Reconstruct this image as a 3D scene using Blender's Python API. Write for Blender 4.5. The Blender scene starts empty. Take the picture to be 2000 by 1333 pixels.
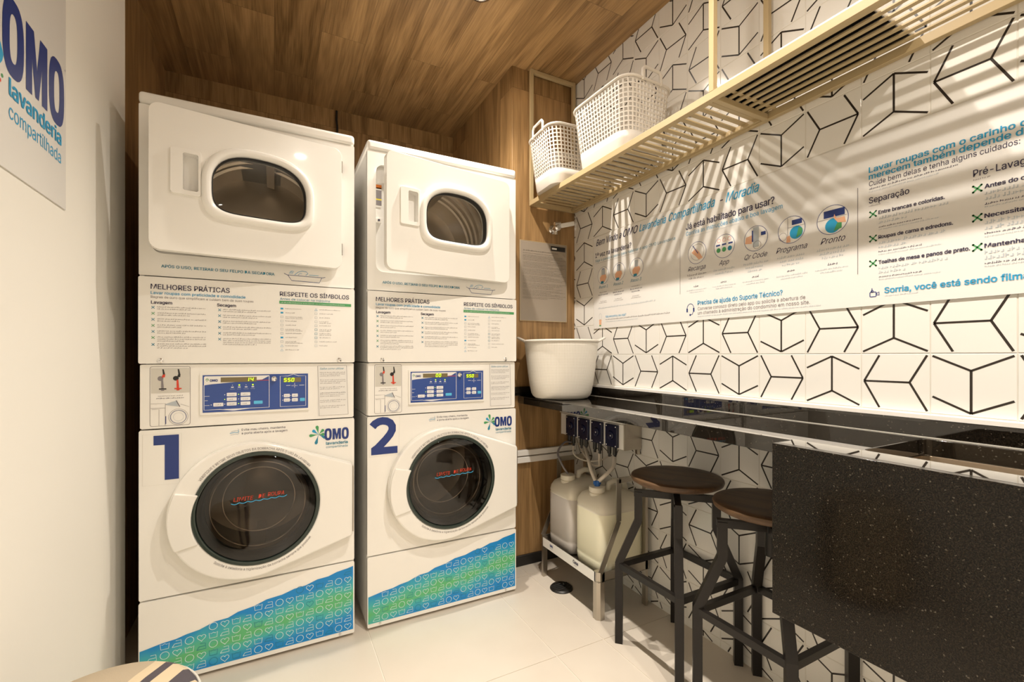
import bpy, bmesh, math, random
from mathutils import Vector, Matrix
R = math.radians
PI = math.pi

# ------------------------------------------------------------------ camera, world, exposure
scn = bpy.context.scene
col = scn.collection
cam_d = bpy.data.cameras.new('camera')
cam = bpy.data.objects.new('camera', cam_d)
col.objects.link(cam)
cam.location = (0, 0, 1.11)
cam.rotation_euler = (R(90), 0, -R(27.588))
cam_d.sensor_width = 36
cam_d.lens = 888 / 2000 * 36
cam_d.shift_y = 28.5 / 2000
cam_d.clip_start = 0.02
scn.camera = cam
scn.view_settings.view_transform = 'Standard'
scn.view_settings.look = 'None'
scn.view_settings.exposure = 0.10
scn.view_settings.gamma = 1
scn.view_settings.use_curve_mapping = False
wd = bpy.data.worlds.new('world')
scn.world = wd
wd.use_nodes = True
wd.node_tree.nodes['Background'].inputs[0].default_value = (1, .86, .66, 1)
wd.node_tree.nodes['Background'].inputs[1].default_value = 0.3
scn.cycles.max_bounces = 10
scn.cycles.diffuse_bounces = 6
scn.cycles.glossy_bounces = 4
scn.cycles.transparent_max_bounces = 12
scn.cycles.sample_clamp_indirect = 6
scn.cycles.caustics_reflective = False
scn.cycles.caustics_refractive = False

LIGHT_COL = (1.0, .91, .80)
LAMPS = [(.765, 1.745, 92), (.77, .86, 84), (.77, -.03, 100), (.77, -.92, 140)]

# ------------------------------------------------------------------ materials
def mat(name, c, rough=.5, metal=0, spec=.5, coat=0, emit=None, es=1.0, bump=None):
    m = bpy.data.materials.new(name); m.use_nodes = True
    b = m.node_tree.nodes['Principled BSDF']
    b.inputs['Base Color'].default_value = (*c, 1)
    b.inputs['Roughness'].default_value = rough
    b.inputs['Metallic'].default_value = metal
    b.inputs['Specular IOR Level'].default_value = spec
    b.inputs['Coat Weight'].default_value = coat
    b.inputs['Coat Roughness'].default_value = .05
    if emit:
        b.inputs['Emission Color'].default_value = (*emit, 1)
        b.inputs['Emission Strength'].default_value = es
    if bump:
        add_noise_bump(m, *bump)
    return m

def add_noise_bump(m, scale, strength, dist=.002):
    nt = m.node_tree; b = nt.nodes['Principled BSDF']
    tc = nt.nodes.new('ShaderNodeTexCoord'); n = nt.nodes.new('ShaderNodeTexNoise')
    n.inputs['Scale'].default_value = scale; n.inputs['Detail'].default_value = 3
    bp = nt.nodes.new('ShaderNodeBump'); bp.inputs['Strength'].default_value = strength; bp.inputs['Distance'].default_value = dist
    nt.links.new(tc.outputs['Object'], n.inputs['Vector'])
    nt.links.new(n.outputs[0], bp.inputs['Height']); nt.links.new(bp.outputs[0], b.inputs['Normal'])

def vary(m, c1, c2, scale, stretch=(1, 1, 1), lo=.35, hi=.65, rough=None):
    nt = m.node_tree; b = nt.nodes['Principled BSDF']
    tc = nt.nodes.new('ShaderNodeTexCoord'); mp = nt.nodes.new('ShaderNodeMapping'); mp.inputs['Scale'].default_value = stretch
    n = nt.nodes.new('ShaderNodeTexNoise'); n.inputs['Scale'].default_value = scale; n.inputs['Detail'].default_value = 5
    r = nt.nodes.new('ShaderNodeValToRGB')
    r.color_ramp.elements[0].position = lo; r.color_ramp.elements[0].color = (*c1, 1)
    r.color_ramp.elements[1].position = hi; r.color_ramp.elements[1].color = (*c2, 1)
    nt.links.new(tc.outputs['Object'], mp.inputs[0]); nt.links.new(mp.outputs[0], n.inputs['Vector'])
    nt.links.new(n.outputs[0], r.inputs[0]); nt.links.new(r.outputs[0], b.inputs['Base Color'])
    return m

def wood_mat(name, dark, light, rot, plank_w=.2, plank_l=1.3, rough=.45, seam=True, gs=1.0):
    """grain runs along texture X after rotation rot"""
    m = bpy.data.materials.new(name); m.use_nodes = True
    nt = m.node_tree; L = nt.links.new; N = nt.nodes.new
    b = nt.nodes['Principled BSDF']; b.inputs['Roughness'].default_value = rough
    tc = N('ShaderNodeTexCoord'); mp = N('ShaderNodeMapping'); mp.inputs['Rotation'].default_value = rot
    L(tc.outputs['Object'], mp.inputs[0])
    br = N('ShaderNodeTexBrick'); br.offset = .37; br.inputs['Scale'].default_value = 1
    br.inputs['Mortar Size'].default_value = .0006 if seam else 0; br.inputs['Mortar Smooth'].default_value = .3
    br.inputs['Brick Width'].default_value = plank_l; br.inputs['Row Height'].default_value = plank_w
    br.inputs['Color1'].default_value = (.0, .0, .0, 1); br.inputs['Color2'].default_value = (1, 1, 1, 1)
    br.inputs['Mortar'].default_value = (.3, .3, .3, 1)
    L(mp.outputs[0], br.inputs['Vector'])
    # offset the grain per plank
    off = N('ShaderNodeVectorMath'); off.operation = 'SCALE'; off.inputs['Scale'].default_value = 7.3
    L(br.outputs['Color'], off.inputs[0])
    add = N('ShaderNodeVectorMath'); add.operation = 'ADD'; L(mp.outputs[0], add.inputs[0]); L(off.outputs[0], add.inputs[1])
    st = N('ShaderNodeMapping'); st.inputs['Scale'].default_value = (.9 * gs, 9 * gs, 9 * gs); L(add.outputs[0], st.inputs[0])
    n1 = N('ShaderNodeTexNoise'); n1.inputs['Scale'].default_value = 1.1; n1.inputs['Detail'].default_value = 3; n1.inputs['Distortion'].default_value = .3
    L(st.outputs[0], n1.inputs['Vector'])
    mu = N('ShaderNodeMath'); mu.operation = 'MULTIPLY'; mu.inputs[1].default_value = 26; L(n1.outputs[0], mu.inputs[0])
    si = N('ShaderNodeMath'); si.operation = 'SINE'; L(mu.outputs[0], si.inputs[0])
    st2 = N('ShaderNodeMapping'); st2.inputs['Scale'].default_value = (6 * gs, 160 * gs, 160 * gs); L(add.outputs[0], st2.inputs[0])
    n2 = N('ShaderNodeTexNoise'); n2.inputs['Scale'].default_value = 1; n2.inputs['Detail'].default_value = 4; L(st2.outputs[0], n2.inputs['Vector'])
    st3 = N('ShaderNodeMapping'); st3.inputs['Scale'].default_value = (.8, 5, 5); L(add.outputs[0], st3.inputs[0])
    n3 = N('ShaderNodeTexNoise'); n3.inputs['Scale'].default_value = 1; L(st3.outputs[0], n3.inputs['Vector'])
    def ma(op, a, bb):
        q = N('ShaderNodeMath'); q.operation = op
        for i, v in enumerate((a, bb)):
            if isinstance(v, (int, float)): q.inputs[i].default_value = v
            else: L(v, q.inputs[i])
        return q.outputs[0]
    s = ma('MULTIPLY', si.outputs[0], .10)
    s = ma('ADD', s, ma('MULTIPLY', n2.outputs[0], .55))
    s = ma('ADD', s, ma('MULTIPLY', n3.outputs[0], .40))
    sp = N('ShaderNodeSeparateColor'); L(br.outputs['Color'], sp.inputs[0])
    s = ma('ADD', s, ma('MULTIPLY', sp.outputs[0], .14))
    s = ma('SUBTRACT', s, .08)
    r = N('ShaderNodeValToRGB'); r.color_ramp.elements[0].position = .15; r.color_ramp.elements[0].color = (*dark, 1)
    r.color_ramp.elements[1].position = .85; r.color_ramp.elements[1].color = (*light, 1)
    L(s, r.inputs[0])
    mx = N('ShaderNodeMix'); mx.data_type = 'RGBA'; mx.inputs[7].default_value = (dark[0] * .35, dark[1] * .35, dark[2] * .35, 1)
    L(br.outputs['Fac'], mx.inputs[0]); L(r.outputs[0], mx.inputs[6]); L(mx.outputs[2], b.inputs['Base Color'])
    bp = N('ShaderNodeBump'); bp.inputs['Strength'].default_value = .15; bp.inputs['Distance'].default_value = .001
    L(s, bp.inputs['Height']); L(bp.outputs[0], b.inputs['Normal'])
    return m

M = {}
WD, WL = (.105, .052, .014), (.49, .30, .130)
M['wood_ceiling'] = wood_mat('wood_ceiling', WD, WL, (0, 0, R(90)), plank_w=.197, plank_l=1.15)
M['wood_back'] = wood_mat('wood_back', WD, WL, (0, R(90), 0), plank_w=.45, plank_l=4)
M['wood_side'] = wood_mat('wood_side', WD, WL, (0, R(90), 0), plank_w=.45, plank_l=4)
M['seat_wood'] = wood_mat('seat_wood', (.040, .019, .008), (.150, .080, .032), (0, 0, R(63)), plank_w=9, plank_l=9, seam=False, gs=1.4, rough=.5)
M['white_wall'] = mat('white_wall', (.80, .78, .72), .7, bump=(14, .12, .004))
M['plain'] = mat('plain', (.84, .81, .76), .8)
M['tile'] = mat('tile', (.77, .755, .715), .14, spec=.45)
M['grout'] = mat('grout', (.70, .67, .60), .8)
M['tile_line'] = mat('tile_line', (.020, .014, .010), .3)
M['floor_tile'] = mat('floor_tile', (.66, .60, .52), .32, bump=(40, .05, .001))
vary(M['floor_tile'], (.63, .565, .48), (.70, .64, .555), 2.2, lo=.3, hi=.7)
M['floor_grout'] = mat('floor_grout', (.80, .74, .66), .6)
M['enamel'] = mat('enamel', (.86, .845, .80), .22, coat=.3, bump=(160, .03, .0005))
M['enamel_side'] = mat('enamel_side', (.80, .79, .76), .3)
M['plastic_white'] = mat('plastic_white', (.86, .84, .80), .35)
M['plastic_basket'] = mat('plastic_basket', (.66, .62, .56), .45)
M['black'] = mat('black', (.012, .011, .010), .4)
M['black_metal'] = mat('black_metal', (.011, .009, .008), .30, spec=.32)
M['gloss_black'] = mat('gloss_black', (.010, .008, .006), .08)
M['rubber'] = mat('rubber', (.035, .035, .035), .45)
M['chrome'] = mat('chrome', (.8, .8, .8), .12, metal=1)
M['steel'] = mat('steel', (.50, .46, .40), .30, metal=1)
M['drum'] = mat('drum', (.80, .73, .64), .30, metal=.75)
M['dark_drum'] = mat('dark_drum', (.50, .46, .41), .4, metal=.4)
M['shelf'] = mat('shelf', (.46, .355, .195), .42)
M['gasket_green'] = mat('gasket_green', (.030, .045, .038), .2)
M['navy'] = mat('navy', (.016, .040, .20), .35)
M['dark_ink'] = mat('dark_ink', (.03, .025, .07), .5)
M['grey_ink'] = mat('grey_ink', (.22, .20, .21), .5)
M['pale_ink'] = mat('pale_ink', (.45, .50, .54), .5)
M['cyan_ink'] = mat('cyan_ink', (.02, .33, .60), .5)
M['teal_ink'] = mat('teal_ink', (.02, .22, .34), .5)
M['red_ink'] = mat('red_ink', (.65, .05, .02), .5)
M['green_ink'] = mat('green_ink', (.07, .33, .12), .5)
M['skin_ink'] = mat('skin_ink', (.75, .42, .26), .5)
M['panel_blue'] = mat('panel_blue', (.030, .075, .30), .3)
M['button_white'] = mat('button_white', (.8, .8, .82), .35)
M['button_cyan'] = mat('button_cyan', (.10, .50, .80), .35)
M['display'] = mat('display', (.19, .15, .07), .15)
M['digit'] = mat('digit', (.3, .5, .02), .5, emit=(.62, 1.0, .02), es=1.1)
M['led_red'] = mat('led_red', (.5, .02, .02), .4)
M['grey_sticker'] = mat('grey_sticker', (.62, .60, .54), .4)
M['paper'] = mat('paper', (.80, .79, .76), .45)
M['sign_white'] = mat('sign_white', (.745, .735, .71), .22)
M['orange'] = mat('orange', (.75, .22, .04), .5)
M['yellow'] = mat('yellow', (.75, .62, .02), .5)
M['blue_fit'] = mat('blue_fit', (.02, .12, .42), .4)
M['pump_blue'] = mat('pump_blue', (.006, .008, .035), .25)
M['hose'] = mat('hose', (.62, .56, .48), .3)
M['wave'] = mat('wave', (.05, .42, .75), .5, emit=(.05, .42, .75), es=0.0)

def granite(coat, spec, rough):
    m = bpy.data.materials.new('granite'); m.use_nodes = True
    nt = m.node_tree; L = nt.links.new; N = nt.nodes.new; b = nt.nodes['Principled BSDF']
    tc = N('ShaderNodeTexCoord')
    n = N('ShaderNodeTexNoise'); n.inputs['Scale'].default_value = 420; n.inputs['Detail'].default_value = 2
    v = N('ShaderNodeTexVoronoi'); v.inputs['Scale'].default_value = 420
    L(tc.outputs['Object'], n.inputs['Vector']); L(tc.outputs['Object'], v.inputs['Vector'])
    r = N('ShaderNodeValToRGB')
    r.color_ramp.elements[0].position = .42; r.color_ramp.elements[0].color = (.004, .003, .002, 1)
    r.color_ramp.elements[1].position = .68; r.color_ramp.elements[1].color = (.022, .017, .012, 1)
    L(n.outputs[0], r.inputs[0])
    sp = N('ShaderNodeSeparateColor'); L(v.outputs['Color'], sp.inputs[0])
    r2 = N('ShaderNodeValToRGB'); r2.color_ramp.elements[0].position = .985; r2.color_ramp.elements[0].color = (0, 0, 0, 1)
    r2.color_ramp.elements[1].position = .995; r2.color_ramp.elements[1].color = (.085, .075, .06, 1)
    L(sp.outputs[0], r2.inputs[0])
    mx = N('ShaderNodeMix'); mx.data_type = 'RGBA'; mx.blend_type = 'ADD'; mx.inputs[0].default_value = 1
    L(r.outputs[0], mx.inputs[6]); L(r2.outputs[0], mx.inputs[7]); L(mx.outputs[2], b.inputs['Base Color'])
    b.inputs['Roughness'].default_value = rough; b.inputs['Specular IOR Level'].default_value = spec; b.inputs['Coat Weight'].default_value = coat; b.inputs['Coat Roughness'].default_value = .01; b.inputs['Coat IOR'].default_value = 1.6
    return m
M['sink_steel'] = mat('sink_steel', (.30, .24, .17), .32, metal=1)
M['granite'] = granite(.5, .8, .015)
M['granite_apron'] = granite(0, .25, .10)

def glass(name, tint, gloss=1.0, ior=1.5):
    m = bpy.data.materials.new(name); m.use_nodes = True
    nt = m.node_tree; L = nt.links.new; N = nt.nodes.new
    nt.nodes.remove(nt.nodes['Principled BSDF'])
    t = N('ShaderNodeBsdfTransparent'); t.inputs[0].default_value = (*tint, 1)
    g = N('ShaderNodeBsdfGlossy'); g.inputs['Roughness'].default_value = .03
    f = N('ShaderNodeFresnel'); f.inputs[0].default_value = ior
    mx = N('ShaderNodeMixShader'); L(f.outputs[0], mx.inputs[0]); L(t.outputs[0], mx.inputs[1]); L(g.outputs[0], mx.inputs[2])
    L(mx.outputs[0], nt.nodes['Material Output'].inputs[0])
    return m
M['glass_dark'] = glass('glass_dark', (.60, .55, .50), ior=1.65)
M['glass_dryer'] = glass('glass_dryer', (.96, .93, .88), ior=1.4)
M['acrylic'] = None
def acrylic():
    m = bpy.data.materials.new('acrylic_sheet'); m.use_nodes = True
    nt = m.node_tree; L = nt.links.new; N = nt.nodes.new; b = nt.nodes['Principled BSDF']
    b.inputs['Base Color'].default_value = (.42, .36, .29, 1); b.inputs['Roughness'].default_value = .2
    t = N('ShaderNodeBsdfTransparent'); mx = N('ShaderNodeMixShader'); mx.inputs[0].default_value = .62
    L(t.outputs[0], mx.inputs[1]); L(b.outputs[0], mx.inputs[2]); L(mx.outputs[0], nt.nodes['Material Output'].inputs[0])
    return m
M['acrylic'] = acrylic()
def jug_mat(name, c):
    m = mat(name, c, .35)
    b = m.node_tree.nodes['Principled BSDF']
    nt = m.node_tree; tr = nt.nodes.new('ShaderNodeBsdfTranslucent'); tr.inputs[0].default_value = (*c, 1)
    mx = nt.nodes.new('ShaderNodeMixShader'); mx.inputs[0].default_value = .18
    nt.links.new(b.outputs[0], mx.inputs[1]); nt.links.new(tr.outputs[0], mx.inputs[2])
    nt.links.new(mx.outputs[0], nt.nodes['Material Output'].inputs[0])
    return m
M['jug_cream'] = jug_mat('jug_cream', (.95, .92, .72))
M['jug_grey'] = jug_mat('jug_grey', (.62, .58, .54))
M['jug_top'] = jug_mat('jug_top', (.82, .78, .67))

def band_mat():
    m = mat('band', (.02, .3, .6), .35)
    nt = m.node_tree; L = nt.links.new; N = nt.nodes.new; b = nt.nodes['Principled BSDF']
    tc = N('ShaderNodeTexCoord'); n = N('ShaderNodeTexNoise'); n.inputs['Scale'].default_value = 9; n.inputs['Detail'].default_value = 2
    sx = N('ShaderNodeSeparateXYZ'); L(tc.outputs['Object'], sx.inputs[0]); L(tc.outputs['Object'], n.inputs['Vector'])
    def ma(op, a, bb):
        q = N('ShaderNodeMath'); q.operation = op
        for i, v in enumerate((a, bb)):
            if isinstance(v, (int, float)): q.inputs[i].default_value = v
            else: L(v, q.inputs[i])
        return q.outputs[0]
    d = ma('SUBTRACT', sx.outputs[2], ma('ADD', ma('MULTIPLY', sx.outputs[0], .155), .062))
    d = ma('MULTIPLY', ma('ABSOLUTE', d, 0), 11)
    d = ma('ADD', d, ma('MULTIPLY', ma('SUBTRACT', n.outputs[0], .5), 1.1))
    r = N('ShaderNodeValToRGB'); e = r.color_ramp.elements
    e[0].position = .05; e[0].color = (.10, .45, .18, 1)
    e[1].position = .85; e[1].color = (.0, .23, .60, 1)
    q = e.new(.40); q.color = (.05, .42, .42, 1)
    L(d, r.inputs[0]); L(r.outputs[0], b.inputs['Base Color'])
    return m
M['band'] = band_mat()
M['icon_white'] = mat('icon_white', (.62, .80, .82), .4)
M['icon_dark'] = mat('icon_dark', (.01, .19, .28), .4)

def pouf_mat():
    m = mat('pouf_fabric', (.6, .5, .36), .9, spec=.2)
    nt = m.node_tree; L = nt.links.new; N = nt.nodes.new; b = nt.nodes['Principled BSDF']
    tc = N('ShaderNodeTexCoord'); mp = N('ShaderNodeMapping'); mp.inputs['Rotation'].default_value = (0, 0, R(27.6)); L(tc.outputs['Object'], mp.inputs[0])
    sx = N('ShaderNodeSeparateXYZ'); L(mp.outputs[0], sx.inputs[0])
    def ma(op, a, bb, c=None):
        q = N('ShaderNodeMath'); q.operation = op
        for i, v in enumerate((a, bb, c)):
            if v is None: continue
            if isinstance(v, (int, float)): q.inputs[i].default_value = v
            else: L(v, q.inputs[i])
        return q.outputs[0]
    def rng(s, a, bb): return ma('MULTIPLY', ma('GREATER_THAN', s, a), ma('LESS_THAN', s, bb))
    x, y = sx.outputs[0], sx.outputs[1]
    f = ma('ADD', rng(x, .030, .050), ma('MULTIPLY', rng(x, .085, .122), ma('GREATER_THAN', y, .03)))
    f = ma('ADD', f, ma('MULTIPLY', rng(x, .085, .15), rng(y, .0, .03)))
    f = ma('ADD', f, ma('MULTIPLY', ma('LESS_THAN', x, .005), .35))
    no = N('ShaderNodeTexNoise'); no.inputs['Scale'].default_value = 400; L(tc.outputs['Object'], no.inputs['Vector'])
    mx = N('ShaderNodeMix'); mx.data_type = 'RGBA'; mx.inputs[6].default_value = (.58, .48, .33, 1); mx.inputs[7].default_value = (.085, .075, .085, 1)
    L(ma('MINIMUM', f, 1), mx.inputs[0]); L(mx.outputs[2], b.inputs['Base Color'])
    bp = N('ShaderNodeBump'); bp.inputs['Strength'].default_value = .4; bp.inputs['Distance'].default_value = .001
    L(no.outputs[0], bp.inputs['Height']); L(bp.outputs[0], b.inputs['Normal'])
    return m
M['pouf'] = pouf_mat()

def weave_mat():
    m = mat('woven_plastic', (.86, .83, .76), .45)
    nt = m.node_tree; L = nt.links.new; N = nt.nodes.new; b = nt.nodes['Principled BSDF']
    uv = N('ShaderNodeUVMap'); sx = N('ShaderNodeSeparateXYZ'); L(uv.outputs[0], sx.inputs[0])
    def ma(op, a, bb):
        q = N('ShaderNodeMath'); q.operation = op
        for i, v in enumerate((a, bb)):
            if isinstance(v, (int, float)): q.inputs[i].default_value = v
            else: L(v, q.inputs[i])
        return q.outputs[0]
    hs = []
    for o in (sx.outputs[0], sx.outputs[1]):
        fr = ma('FRACT', o, 0)
        hs.append(ma('ABSOLUTE', ma('SUBTRACT', fr, .5), 0))
    h = ma('MAXIMUM', hs[0], hs[1])
    h2 = ma('GREATER_THAN', h, .30)
    bp = N('ShaderNodeBump'); bp.inputs['Strength'].default_value = .6; bp.inputs['Distance'].default_value = .0015
    L(h2, bp.inputs['Height']); L(bp.outputs[0], b.inputs['Normal'])
    mx = N('ShaderNodeMix'); mx.data_type = 'RGBA'; mx.inputs[6].default_value = (.66, .62, .54, 1); mx.inputs[7].default_value = (.87, .84, .78, 1)
    L(h2, mx.inputs[0]); L(mx.outputs[2], b.inputs['Base Color'])
    return m
M['weave'] = weave_mat()

# ------------------------------------------------------------------ text
FONT = None
try:
    import os
    _p = os.path.join(bpy.utils.system_resource('DATAFILES'), 'fonts', 'Inter.woff2')
    if os.path.exists(_p):
        FONT = bpy.data.fonts.load(_p)
except Exception:
    FONT = None
_tc = {}
def text_polys(s, bold=0.0, shear=0.0, res=2):
    k = (s, bold, shear, res)
    if k in _tc: return _tc[k]
    cu = bpy.data.curves.new('t', 'FONT'); cu.body = s; cu.size = 1; cu.resolution_u = res
    if FONT: cu.font = FONT
    cu.offset = bold; cu.shear = shear; cu.fill_mode = 'FRONT'
    o = bpy.data.objects.new('t', cu)
    me = o.to_mesh()
    vs = [(v.co.x, v.co.y) for v in me.vertices]; fs = [tuple(p.vertices) for p in me.polygons]
    # wanted facing +Z
    out = []
    for f in fs:
        a = 0
        for i in range(len(f)):
            x0, y0 = vs[f[i]]; x1, y1 = vs[f[(i + 1) % len(f)]]; a += x0 * y1 - x1 * y0
        out.append(f if a >= 0 else f[::-1])
    o.to_mesh_clear(); bpy.data.objects.remove(o); bpy.data.curves.remove(cu)
    _tc[k] = (vs, out)
    return _tc[k]
_H = text_polys('H')[0]
CAP = max(v[1] for v in _H) - min(v[1] for v in _H)

# ------------------------------------------------------------------ mesh builder
class Fr:
    """2-D drawing frame: origin, x direction, y direction, lifted along its normal"""
    def __init__(s, o, xd, yd, lift=.0008):
        s.o = Vector(o); s.x = Vector(xd); s.y = Vector(yd); s.n = s.x.cross(s.y); s.lift = lift
    def __call__(s, x, y, l=0): return s.o + s.x * x + s.y * y + s.n * (s.lift + l)

class MB:
    def __init__(s): s.v = []; s.f = []; s.m = []; s.mats = []; s.uv = None
    def mi(s, m):
        if isinstance(m, str): m = M[m]
        if m not in s.mats: s.mats.append(m)
        return s.mats.index(m)
    def add(s, vs, fs, m):
        b = len(s.v); k = s.mi(m)
        s.v += [tuple(v) for v in vs]
        for f in fs: s.f.append(tuple(b + i for i in f)); s.m.append(k)
    def box(s, x0, x1, y0, y1, z0, z1, m):
        v = [(x, y, z) for x in (x0, x1) for y in (y0, y1) for z in (z0, z1)]
        s.add(v, [(0, 1, 3, 2), (4, 6, 7, 5), (0, 4, 5, 1), (2, 3, 7, 6), (0, 2, 6, 4), (1, 5, 7, 3)], m)
    def quad(s, a, b, c, d, m): s.add([a, b, c, d], [(0, 1, 2, 3)], m)
    def obox(s, p0, p1, w, h, m, up=(0, 0, 1)):
        p0 = Vector(p0); p1 = Vector(p1); d = (p1 - p0).normalized(); up = Vector(up)
        a = d.cross(up)
        if a.length < 1e-4: a = Vector((1, 0, 0))
        a.normalize(); c = a.cross(d).normalized()
        v = []
        for p in (p0, p1):
            for i, j in ((-1, -1), (1, -1), (1, 1), (-1, 1)): v.append(p + a * i * w / 2 + c * j * h / 2)
        s.add(v, [(3, 2, 1, 0), (4, 5, 6, 7), (0, 1, 5, 4), (1, 2, 6, 5), (2, 3, 7, 6), (3, 0, 4, 7)], m)
    def tube(s, pts, r, m, n=10, phase=0, caps=True, closed=False, up=None):
        pts = [Vector(p) for p in pts]; N = len(pts); vs = []; prev = None
        for i, p in enumerate(pts):
            if closed: d1 = (p - pts[i - 1]).normalized(); d2 = (pts[(i + 1) % N] - p).normalized()
            else:
                d1 = (p - pts[i - 1]).normalized() if i else (pts[1] - p).normalized()
                d2 = (pts[i + 1] - p).normalized() if i < N - 1 else d1
            t = (d1 + d2).normalized()
            if prev is None:
                ref = Vector(up) if up else (Vector((0, 0, 1)) if abs(t.z) < .9 else Vector((1, 0, 0)))
                a = t.cross(ref).normalized()
            else:
                a = (prev - t * prev.dot(t)).normalized()
            prev = a; b = t.cross(a)
            k = 1 / max(.4, d1.dot(t))
            # mitre: scale along the bend direction
            bd = (d2 - d1)
            bdn = bd.normalized() if bd.length > 1e-5 else None
            for j in range(n):
                an = 2 * PI * j / n + phase
                q = a * math.cos(an) * r + b * math.sin(an) * r
                if bdn is not None: q = q + bdn * q.dot(bdn) * (k - 1)
                vs.append(p + q)
        fs = []
        for i in range(N if closed else N - 1):
            i2 = (i + 1) % N
            for j in range(n): fs.append((i * n + j, i * n + (j + 1) % n, i2 * n + (j + 1) % n, i2 * n + j))
        if caps and not closed: fs += [tuple(range(n - 1, -1, -1)), tuple((N - 1) * n + j for j in range(n))]
        s.add(vs, fs, m)
    def cyl(s, p0, p1, r, m, n=24): s.tube([p0, p1], r, m, n)
    def lathe(s, o, ax, prof, m, n=48, a0=0, a1=2 * PI, close=True):
        """prof = [(radius, distance along axis)]"""
        o = Vector(o); ax = Vector(ax).normalized()
        ref = Vector((0, 0, 1)) if abs(ax.z) < .9 else Vector((1, 0, 0))
        a = ax.cross(ref).normalized(); b = ax.cross(a)
        full = abs(a1 - a0 - 2 * PI) < 1e-6; K = n if full else n + 1
        vs = []
        for r_, h in prof:
            for j in range(K):
                an = a0 + (a1 - a0) * j / n
                vs.append(o + ax * h + (a * math.cos(an) + b * math.sin(an)) * r_)
        fs = []
        for i in range(len(prof) - 1):
            for j in range(n):
                j2 = (j + 1) % K
                fs.append((i * K + j, i * K + j2, (i + 1) * K + j2, (i + 1) * K + j))
        s.add(vs, fs, m)
    def plate(s, outer, holes, fn, d0, d1, m, back=True):
        """flat plate with holes. points 2-D, fn(x,y,d) -> 3-D"""
        bm = bmesh.new(); loops = []
        for lp in [outer] + holes:
            vs = [bm.verts.new((x, y, 0)) for x, y in lp]; loops.append(vs)
            for i in range(len(vs)): bm.edges.new((vs[i], vs[(i + 1) % len(vs)]))
        bmesh.ops.triangle_fill(bm, edges=bm.edges[:], use_beauty=True, normal=(0, 0, 1))
        bm.verts.index_update()
        pts = [(v.co.x, v.co.y) for v in bm.verts]; tri = []
        for f in bm.faces:
            t = [v.index for v in f.verts]
            a = sum(pts[t[i]][0] * pts[t[(i + 1) % 3]][1] - pts[t[(i + 1) % 3]][0] * pts[t[i]][1] for i in range(3))
            tri.append(t if a > 0 else t[::-1])
        lidx = [[v.index for v in lp] for lp in loops]
        bm.free()
        n = len(pts)
        V = [fn(x, y, d0) for x, y in pts] + [fn(x, y, d1) for x, y in pts]
        F = [tuple(t) for t in tri]
        if back: F += [tuple(n + i for i in t[::-1]) for t in tri]
        for k, lp in enumerate(lidx):
            ar = sum(pts[lp[i]][0] * pts[lp[(i + 1) % len(lp)]][1] - pts[lp[(i + 1) % len(lp)]][0] * pts[lp[i]][1] for i in range(len(lp)))
            l2 = lp if (ar > 0) == (k == 0) else lp[::-1]
            for i in range(len(l2)):
                a, b = l2[i], l2[(i + 1) % len(l2)]
                F.append((b, a, n + a, n + b))
        s.add(V, F, m)
    def loft(s, loops, m, cap0=False, cap1=False):
        n = len(loops[0]); vs = [p for l in loops for p in l]; fs = []
        for i in range(len(loops) - 1):
            for j in range(n): fs.append((i * n + j, i * n + (j + 1) % n, (i + 1) * n + (j + 1) % n, (i + 1) * n + j))
        if cap0: fs.append(tuple(range(n - 1, -1, -1)))
        if cap1: fs.append(tuple((len(loops) - 1) * n + j for j in range(n)))
        s.add(vs, fs, m)
    def poly(s, fr, pts, m, l=0):
        a = sum(pts[i][0] * pts[(i + 1) % len(pts)][1] - pts[(i + 1) % len(pts)][0] * pts[i][1] for i in range(len(pts)))
        if a < 0: pts = pts[::-1]
        s.add([fr(x, y, l) for x, y in pts], [tuple(range(len(pts)))], m)
    def rect(s, fr, x0, x1, y0, y1, m, l=0): s.poly(fr, [(x0, y0), (x1, y0), (x1, y1), (x0, y1)], m, l)
    def frame(s, fr, x0, x1, y0, y1, w, m, l=0):
        s.rect(fr, x0, x1, y0, y0 + w, m, l); s.rect(fr, x0, x1, y1 - w, y1, m, l)
        s.rect(fr, x0, x0 + w, y0 + w, y1 - w, m, l); s.rect(fr, x1 - w, x1, y0 + w, y1 - w, m, l)
    def line(s, fr, pts, w, m, l=0, closed=False):
        P = [Vector((p[0], p[1])) for p in pts]; N = len(P); L_, R_ = [], []
        for i in range(N):
            if closed: a = P[i - 1]; b = P[(i + 1) % N]
            else: a = P[max(0, i - 1)]; b = P[min(N - 1, i + 1)]
            d = (b - a); d = d.normalized() if d.length > 1e-9 else Vector((1, 0)); nn = Vector((-d.y, d.x)) * w / 2
            L_.append(P[i] + nn); R_.append(P[i] - nn)
        V = [fr(p.x, p.y, l) for p in R_] + [fr(p.x, p.y, l) for p in L_]
        F = [(i, (i + 1) % N, N + (i + 1) % N, N + i) for i in range(N if closed else N - 1)]
        s.add(V, F, m)
    def ring(s, fr, cx, cy, r, w, m, n=28, l=0, ry=None):
        ry = ry or r
        s.line(fr, [(cx + r * math.cos(2 * PI * i / n), cy + ry * math.sin(2 * PI * i / n)) for i in range(n)], w, m, l, True)
    def disc(s, fr, cx, cy, r, m, n=24, l=0, ry=None):
        ry = ry or r
        s.poly(fr, [(cx + r * math.cos(2 * PI * i / n), cy + ry * math.sin(2 * PI * i / n)) for i in range(n)], m, l)
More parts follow.
